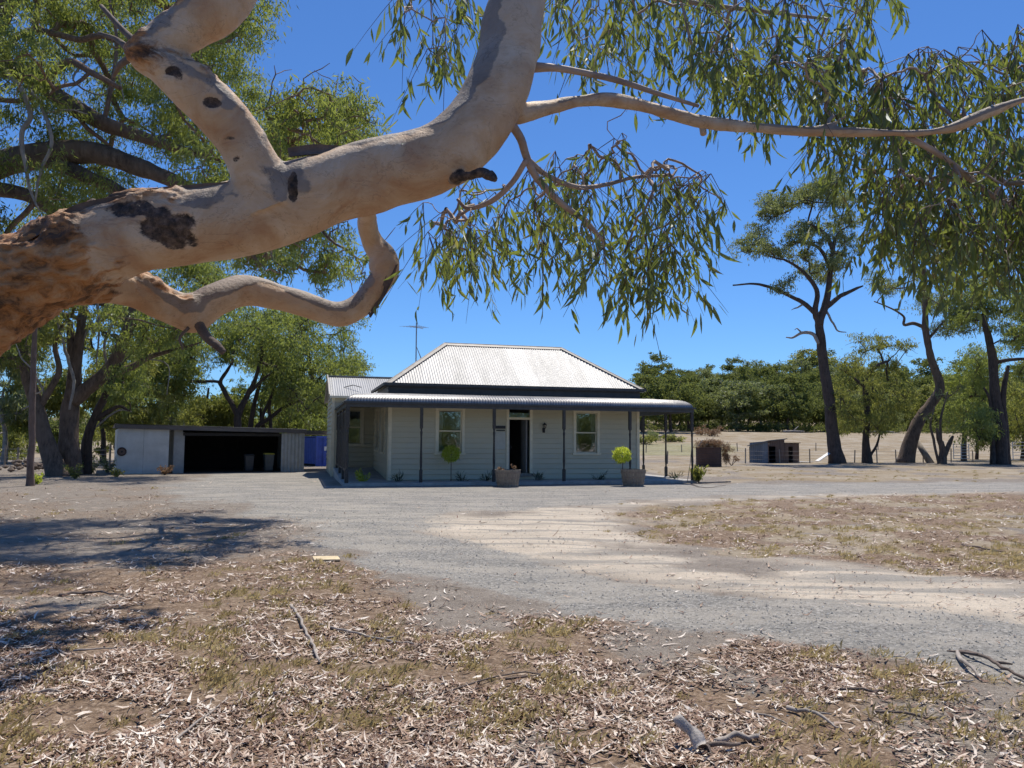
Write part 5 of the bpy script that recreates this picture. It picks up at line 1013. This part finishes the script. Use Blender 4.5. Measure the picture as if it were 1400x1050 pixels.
def fence(name, label, pts, h=1.15, wires=3, w=.10):
    P = []
    for p in pts: q = np.array([p[0], p[1], float(hz(p[0], p[1]))]); P.append(q)
    o = thing(name, label, 'fence', P[0])
    for q in P: mb = MB(); hh = h*(.85+.3*rng.random()); mb.tube([q-P[0]+np.array([0, 0, -.2]), q-P[0]+np.array([rng.normal()*.03, 0, hh])], [w/2, w/2*.9], 8); mb.build('post', M['timber'], o)
    for k in range(wires):
        mb = MB(); z = h*(.3+.6*k/max(wires-1, 1)); V = []
        for a, b_ in zip(P, P[1:]): V += [a-P[0]+np.array([0, 0, z]), (a+b_)/2-P[0]+np.array([0, 0, z-.03])]
        V.append(P[-1]-P[0]+np.array([0, 0, z])); mb.tube(V, .008, 4); mb.build('wire', M['wire'], o)
fence('wire_fence', 'low timber post and wire fence running past the tin hut and trees', [at(px, 625, 56+(px-870)*.022)[:2] for px in (790, 832, 870, 912, 964, 1019, 1066, 1107, 1168, 1199, 1225, 1262, 1300, 1330)], 1.05, 3)
fence('far_fence', 'thin far fence crossing the middle of the dry paddock', [at(px, 600, 92+(px-870)*.03)[:2] for px in (820, 883, 932, 1008, 1060, 1115, 1200, 1290, 1380)], 1.0, 2, .12)
fence('yard_fence', 'post and wire fence in the sun at the far left yard edge', [at(px, 630, 41+(60-px)*.02)[:2] for px in (-120, -60, 6, 24, 62, 110, 150)], 1.15, 4, .11)
def gate(px0, px1, Y, z0, h, label):
    a = at(px0, 600, Y); b_ = at(px1, 600, Y+.8); a[2] = b_[2] = 0; o = thing('farm_gate', label, 'gate', a); mb = MB(); d = b_-a
    for k in range(6): mb.tube([np.array([0, 0, z0+h*k/5]), d+np.array([0, 0, z0+h*k/5])], .025, 6)
    mb.build('rails', M['gate'], o); mb = MB()
    for f in (0, .5, 1): mb.tube([d*f+np.array([0, 0, z0-.05]), d*f+np.array([0, 0, z0+h+.05])], .035, 6)
    mb.build('uprights', M['gate'], o)
gate(1303, 1324, 70, .25, 1.3, 'pale tubular gate panel between the stump and paired trunks'); gate(1384, 1440, 69, .25, 1.5, 'pale tubular farm gate behind the paired trunks at right edge')
mb = MB(); mb.tube([at(1254, 604, 64.5), at(1273, 631, 63.6)*np.array([1, 1, 0])+np.array([0, 0, -.1])], [.22, .28], 10); tag(mb.build('prop_log', M['timber'], None, True), 'grey log propping the crooked leaning trunk', 'log')
# fallen logs and scrub on the edge of the rise
for k, (px, Y, L, lab) in enumerate([(905, 128, 5, 'fallen grey log below the rise seen past the verandah posts'), (1085, 150, 4, 'pale fallen timber below the wooded rise behind the tin hut'), (1200, 150, 6, 'long fallen log at the paddock edge behind the bent sapling')]):
    c = at(px, 600, Y); z = float(hz(c[0], c[1])); o = thing('fallen_log', lab, 'log', (c[0], c[1], z)); mb = MB(); mb.tube([(-L/2, 0, .25), (0, .4, .35), (L/2, -.3, .3)], [.22, .2, .1], 8); mb.tube([(0, .3, .3), (1.2, .6, 1.3)], [.15, .06], 6); mb.build('stem', M['bark_grey'], o, True)
for k, (px, Y, r, mat, lab) in enumerate([(960, 140, 1.1, 'leaf_dead', 'rusty brown low bush at the foot of the rise beside another'), (972, 136, 1.3, 'leaf_dead', 'larger rusty brown bush at the foot of the wooded rise'), (892, 122, 1.2, 'leaf_blue', 'grey green low scrub beyond the verandah end'), (915, 118, 1.0, 'leaf_yellow', 'light green low scrub seen between the two right verandah posts'), (880, 112, 1.0, 'leaf_yellow', 'green low scrub nearest the cottage right wall'), (1010, 158, 1.4, 'leaf_blue', 'grey scrub bush under the treeline left of the tin hut'), (1065, 160, 1.4, 'leaf_blue', 'grey scrub bush under the treeline above the tin hut'), (1040, 162, 1.2, 'leaf_yellow', 'olive scrub bush under the treeline')]):
    c = at(px, 600, Y); z = float(hz(c[0], c[1])); o = thing('scrub_bush', lab, 'bush', (c[0], c[1], z)); lv = Leaves(); mb = MB()
    for j_ in range(9): q = rng.normal(size=3)*r*np.array([.8, .6, .25])+np.array([0, 0, r*.6]); lv.clump(q, r*.55, 90, .35, .12, 1, .8, 6, .2, .4); mb.tube([(0, 0, -.1), q], [.05, .02], 5)
    mb.build('stems', M['bark_dark'], o); lv.build('leaves', M[mat], o, (0, 0, 0))
# leafy ground plants by the carport
for k, (px, py, h, mat, lab) in enumerate([(103, 655, .55, 'leaf_yellow', 'small green weed in front of the stout trunk'), (50, 662, .35, 'leaf_lime', 'low green weed at the foot of the straight slender trunk'), (147, 647, .8, 'leaf_blue', 'grey green bush against the left end of carport'), (225, 649.5, .45, 'leaf_dead', 'rusty orange weed below the carport white panel'), (160, 652, .35, 'leaf_yellow', 'low weed at the left foot of the white panel'), (125, 648, .6, 'leaf_blue', 'bluish scrub between slim trunk and carport')]):
    plantlet('weed', lab, 'plant', ground(px, py), h, h*.9, 260, M[mat], False, 10, .05, .11)
# pale rubble by the left fence
o = thing('rubble_pile', 'low brown heap of rubble near the left yard fence', 'rubble', ground(33, 644)); mb = MB()
for k in range(26): a = rng.normal(size=3)*np.array([.8, .5, .0]); s_ = .09+.10*rng.random(); mb.lathe([(.02, -s_*.6), (s_*.9, -s_*.2), (s_, .15*s_), (s_*.5, s_*.7), (.01, s_*.8)], a+np.array([0, 0, .1+.5*math.exp(-(a@a))*rng.random()]), 6); mb.build('stone', M['stick_dark'], o); mb = MB()

# ------------------------------------------------------------------ sticks, bark and litter in the foreground
def und_z(x, y):
    P3 = np.stack([x, y, x*0], 1); r = np.hypot(x, y); g = masks(x, y)
    return (vnoise(P3, 1.6, 4)-.5)*.07*sm(r, 2, 4)*(1-sm(r, 30, 60))*(1-.7*g['gravel'])+(vnoise(P3, .3, 2)-.5)*.10*sm(r, 3, 8)*(1-sm(r, 18, 24))
def gp(px, py, dz=0.0):
    q = ground(px, py); q[2] = und_z(q[:1], q[1:2])[0]+dz; return q
def stick(pts, r0, r1, label, mat='stick', name='stick', side=()):
    P = np.array([gp(x, y, r0*.8+(h or 0)) for x, y, h in pts]); b0 = P[0].copy(); Q, R = smooth_path(P, np.linspace(r0, r1, len(P)), 5); R = R*.72; Q = Q+(np.stack([vnoise(Q+k*9, 14, 3) for k in range(3)], 1)-.5)*r0*2.4; mb = MB(); mb.tube(Q, R*(.85+.3*rng.random(len(R))), 8)
    for f, dx, dy, l in side: k = int(f*(len(Q)-1)); mb.tube([Q[k], Q[k]+np.array([dx, dy, .02])*l*.5, Q[k]+np.array([dx, dy, .0])*l], [r1, r1*.8, r1*.4], 5)
    return tag(mb.build(name, M[mat], None, True, None), label, 'stick')
stick([(398, 828, 0), (408, 850, .02), (418, 868, .01), (428, 890, .02), (438, 910, 0)], .020, .012, 'pale weathered stick lying upright in view left of the long curved stick')
stick([(438, 858, 0), (480, 868, .02), (530, 878, .02), (575, 886, .0)], .017, .010, 'long curved grey stick lying across the leaf litter below the bare patch', 'stick', 'stick', ((.6, .3, .25, .3), (.75, -.1, -.3, .25)))
stick([(305, 876, 0), (325, 862, .02), (345, 848, 0)], .012, .006, 'short pale twig left of the upright weathered stick')
stick([(80, 818, 0), (120, 812, .02), (170, 817, 0)], .022, .012, 'dark stick in litter at the left near the shade edge', 'stick_dark', 'stick', ((.4, .3, .3, .3),))
stick([(100, 892, 0), (140, 890, .01), (178, 885, 0)], .010, .005, 'thin twig left of the pale twig among the straw tufts')
stick([(40, 948, 0), (62, 951, .02), (88, 949, 0)], .016, .010, 'stubby grey stick low in the left foreground')
stick([(235, 1020, 0), (275, 990, .02), (310, 960, 0)], .012, .006, 'slanting thin twig in the lower left litter')
stick([(560, 960, 0), (700, 925, .01), (780, 930, 0)], .010, .006, 'thin brown twig across the middle of the litter', 'stick_dark')
stick([(690, 930, 0), (740, 926, .01), (776, 928, 0)], .008, .005, 'short dark twig in the litter centre below the track', 'stick_dark')
stick([(1310, 898, 0), (1345, 912, .03), (1380, 928, .02), (1430, 945, 0)], .020, .014, 'dark branch lying at the right edge by the gravel track', 'stick_dark', 'branch', ((.3, -.5, .3, .35), (.5, .4, -.2, .25)))
stick([(1308, 900, 0), (1322, 922, .03), (1340, 935, 0)], .026, .010, 'pale split bark strip under the dark branch at right edge')
stick([(1150, 948, 0), (1180, 950, .01), (1222, 953, 0)], .015, .010, 'dark straight stick on bare dirt at the lower right', 'stick_dark')
stick([(1243, 947, 0), (1260, 949, .01), (1276, 948, 0)], .013, .009, 'short grey stick right of the dark straight stick')
stick([(1280, 940, 0), (1310, 938, .01), (1330, 936, 0)], .013, .008, 'short grey stick nearest the split bark strip')
stick([(1195, 976, 0), (1240, 984, .02), (1275, 987, 0)], .013, .007, 'slim brown stick below the dark straight stick', 'stick_dark')
stick([(1078, 972, 0), (1110, 985, .03), (1150, 1002, 0)], .020, .008, 'grey stick angled among the litter right of the curled bark', 'stick', 'stick', ((.3, .4, .3, .25), (.6, .4, -.1, .2)))
stick([(1020, 972, 0), (1050, 982, .02), (1075, 990, 0)], .010, .006, 'thin pale twig just left of the grey angled stick')
stick([(975, 1018, 0), (1005, 1012, .02), (1036, 1008, 0)], .022, .020, 'thick pale broken stick beside the curled bark piece')
stick([(1315, 748, 0), (1345, 755, .02), (1375, 757, 0)], .022, .012, 'brown stick in the dry grass field at right', 'stick_dark')
stick([(945, 663, 0), (965, 668, .02), (992, 664, .0)], .02, .01, 'thin grey stick on gravel by right verandah corner', 'stick_dark')
# curled bark piece
c = gp(953, 1030); o = thing('curled_bark', 'large curled grey bark piece standing in the lower right litter', 'bark', c)
def shell(name, p0, p1, r0, r1, mat, a0=.5, a1=5.6, seed=0):
    p0, p1 = np.array(p0), np.array(p1); d = unit(p1-p0); e1 = unit(np.cross(d, (0, -1, .3))); e2 = np.cross(d, e1); n, k = 20, 12; rows = []
    for i_, f in enumerate(np.linspace(0, 1, k)):
        p = p0+(p1-p0)*f+e1*.012*math.sin(f*5+seed); r = (r0+(r1-r0)*f)*(1+.12*math.sin(f*9+seed)); an = np.linspace(a0+.5*f, a1-.3*f, n)
        rows.append(p+(np.cos(an)*r*(1-.05*np.arange(n)/n))[:, None]*e1+(np.sin(an)*r*.8)[:, None]*e2)
    V = np.array(rows).reshape(-1, 3); V = V+(np.stack([vnoise(V+c+seed+q_, 30, 3) for q_ in (0, 5, 9)], 1)-.5)*.014; cen = np.repeat(np.array([p0+(p1-p0)*f for f in np.linspace(0, 1, k)]), n, 0); W_ = cen+(V-cen)*.86
    i_ = np.arange(k-1)[:, None]; j_ = np.arange(n-1)[None]; q = np.stack([i_*n+j_, i_*n+j_+1, (i_+1)*n+j_+1, (i_+1)*n+j_], -1).reshape(-1, 4); N_ = len(V); rim = []
    for jj in (0, n-1): rim += [[a_*n+jj, (a_+1)*n+jj, (a_+1)*n+jj+N_, a_*n+jj+N_] for a_ in range(k-1)]
    for ii in (0, k-1): rim += [[ii*n+a_, ii*n+a_+1, ii*n+a_+1+N_, ii*n+a_+N_] for a_ in range(n-1)]
    return mobj(name, np.vstack([V, W_]), [np.vstack([q, q[:, ::-1]+N_, np.array(rim)])], mat, o, True)
shell('shell', (.015, -.03, .035), (-.065, .09, .15), .040, .030, M['bark_shell']); shell('flap', (.02, -.02, .03), (.06, -.09, .02), .026, .012, M['stick_dark'], .9, 4.2, 3)
mb = MB(); P, R = smooth_path(np.array([(.01, .0, .03), (.09, -.01, .045), (.17, .02, .035), (.24, .05, .03)]), np.array([.012, .013, .012, .009]), 5); mb.tube(wiggle(P, R, 1.2), R, 8); mb.build('splinter', M['stick_dark'], o, True)
c = gp(446, 767, .03); mb = MB(); mb.box(-.17, .17, -.12, .12, -.012, .012); b_ = mb.build('board_offcut', M['timber_pale'], None, bevel=.006); b_.location = c; b_.rotation_euler = (.05, .03, .35); tag(b_, 'short yellowish board offcut lying at the edge of the drive', 'board')
# litter: leaves and bark strips; grass tufts; loose stones
def scatter(n, y0, y1, xr, power=1.0):
    u_ = rng.random(n); y = (y0**(1-power)+(y1**(1-power)-y0**(1-power))*u_)**(1/(1-power)) if power != 1 else y0*(y1/y0)**u_
    return (rng.random(n)*2-1)*xr*y, y
x, y = scatter(300000, 3.2, 30, .78, 1.25); g = masks(x, y); cl_ = vnoise(np.stack([x, y, x*0], 1), 2.2, 3)
pr = np.clip(g['litter']*sm(cl_, .37, .58)*1.2+.06, 0, 1)*(1-.90*g['gravel'])*np.clip(1.15-y/36, .2, 1); keep = rng.random(len(x)) < pr*.50; x, y = x[keep], y[keep]; n = len(x)
z = und_z(x, y); L = (.034+.070*rng.random(n)**1.5)*np.clip(1+(y-6)/30, 1, 1.6); W = L*(.12+.12*rng.random(n)); long_ = rng.random(n) < .14; L[long_] *= 1.9; W[long_] *= .8
a = rng.random(n)*6.283; D = np.stack([np.cos(a), np.sin(a), rng.normal(size=n)*.16], 1); Sd = np.stack([-np.sin(a), np.cos(a), rng.normal(size=n)*.30], 1); up = np.array([0, 0, 1.0]); cur = (rng.random(n)-.5)*1.9; lift = rng.random(n)*.5; rows = []
for k, wk in enumerate((.15, .9, 1, .6, .05)):
    t = k/4-.5; c = np.stack([x, y, z+.008+.010*rng.random(n)], 1)+D*(L*t)[:, None]+Sd*(L*cur*t*t*1.3)[:, None]*np.array([1, 1, .3])+up*(L*lift*t*t*1.6)[:, None]; rows += [c+Sd*(W*wk*.5)[:, None], c-Sd*(W*wk*.5)[:, None]]
V = np.stack(rows, 1).reshape(-1, 3); q = np.array([[k*2, k*2+1, k*2+3, k*2+2] for k in range(4)]); Qd = (np.arange(n)[:, None, None]*10+q).reshape(-1, 4)
tone = np.clip(rng.beta(.95, .95, n)*1.0+.22*(vnoise(np.stack([x, y, x*0+9], 1), 1.6, 2)-.5), 0, 1)
tag(mobj('leaf_litter', V, [Qd], M['litter'], None, False, {'rnd': np.repeat(tone, 10)}), 'fallen pinkish gum leaves and bark strips covering the foreground dirt', 'leaf litter', kind='stuff')
x, y = scatter(34000, 3.3, 46, .8, 1.25); g = masks(x, y); cl_ = vnoise(np.stack([x, y, x*0+4], 1), 1.1, 3); pr = np.clip(g['grass']*.9+.35*g['litter']*sm(cl_, .48, .62), 0, 1)*(1-.95*g['gravel'])*(1-.7*g['sand']); keep = (rng.random(len(x)) < pr*.22) & ~((sdist(np.stack([x, y], 1), np.array([HF.w(-.3, -.3)[:2], HF.w(14, -.3)[:2], HF.w(14, 9)[:2], HF.w(-.3, 9)[:2]])) > 0))
x, y = x[keep], y[keep]; n = len(x); nb = 44; z = und_z(x, y)+hz(x, y); X = np.repeat(x, nb); Y_ = np.repeat(y, nb); Z = np.repeat(z, nb); s_ = np.repeat(.5+.9*rng.random(n), nb)
C = np.stack([X, Y_, Z], 1)+rng.normal(size=(n*nb, 3))*np.array([.045, .045, 0])*s_[:, None]; D = rng.normal(size=(n*nb, 3))*.7+np.array([0, 0, .6]); D[:, 2] = np.abs(D[:, 2])+.1; D = unit(D); h = .05*s_*(.5+rng.random(n*nb)); Rr = unit(np.cross(D, rng.normal(size=(n*nb, 3)))); w = .0007+.0005*Y_/6
V = np.stack([C-Rr*w[:, None], C+Rr*w[:, None], C+D*(h*.6)[:, None]+Rr*w[:, None]*.7, C+D*h[:, None]+np.array([1, 0, -.4])*(h*.25)[:, None]], 1).reshape(-1, 3)
tag(mobj('dry_grass', V, [np.arange(n*nb)[:, None]*4+np.arange(4)], M['drygrass'], None, False, {'rnd': np.repeat(np.clip(np.repeat(rng.random(n), nb)*.7+.3*rng.random(n*nb), 0, 1), 4)}), 'short straw coloured grass tufts among the leaf litter and verge', 'dry grass', kind='stuff')
x, y = scatter(90000, 3.4, 30, .8, 1.25); g = masks(x, y); keep = rng.random(len(x)) < (g['gravel']*.42+.03+.07*g['sand']); x, y = x[keep], y[keep]; n = len(x); z = und_z(x, y); s_ = (.004+.009*rng.random(n)**2.5)*np.clip(1+(y-6)/18, 1, 1.5)
o8 = np.array([[1, 0, 0], [0, 1, 0], [-1, 0, 0], [0, -1, 0], [0, 0, .75], [0, 0, -.4]]); V = np.stack([x, y, z+.003], 1)[:, None]+o8[None]*s_[:, None, None]*(.6+.8*rng.random((n, 6, 1))); f3 = np.array([[0, 1, 4], [1, 2, 4], [2, 3, 4], [3, 0, 4], [1, 0, 5], [2, 1, 5], [3, 2, 5], [0, 3, 5]])
tag(mobj('gravel', V.reshape(-1, 3), [(np.arange(n)[:, None, None]*6+f3).reshape(-1, 3)], M['stone'], None, False, {'rnd': np.repeat(rng.random(n), 6)}), 'loose grey gravel scattered over the curving drive', 'gravel', kind='stuff')
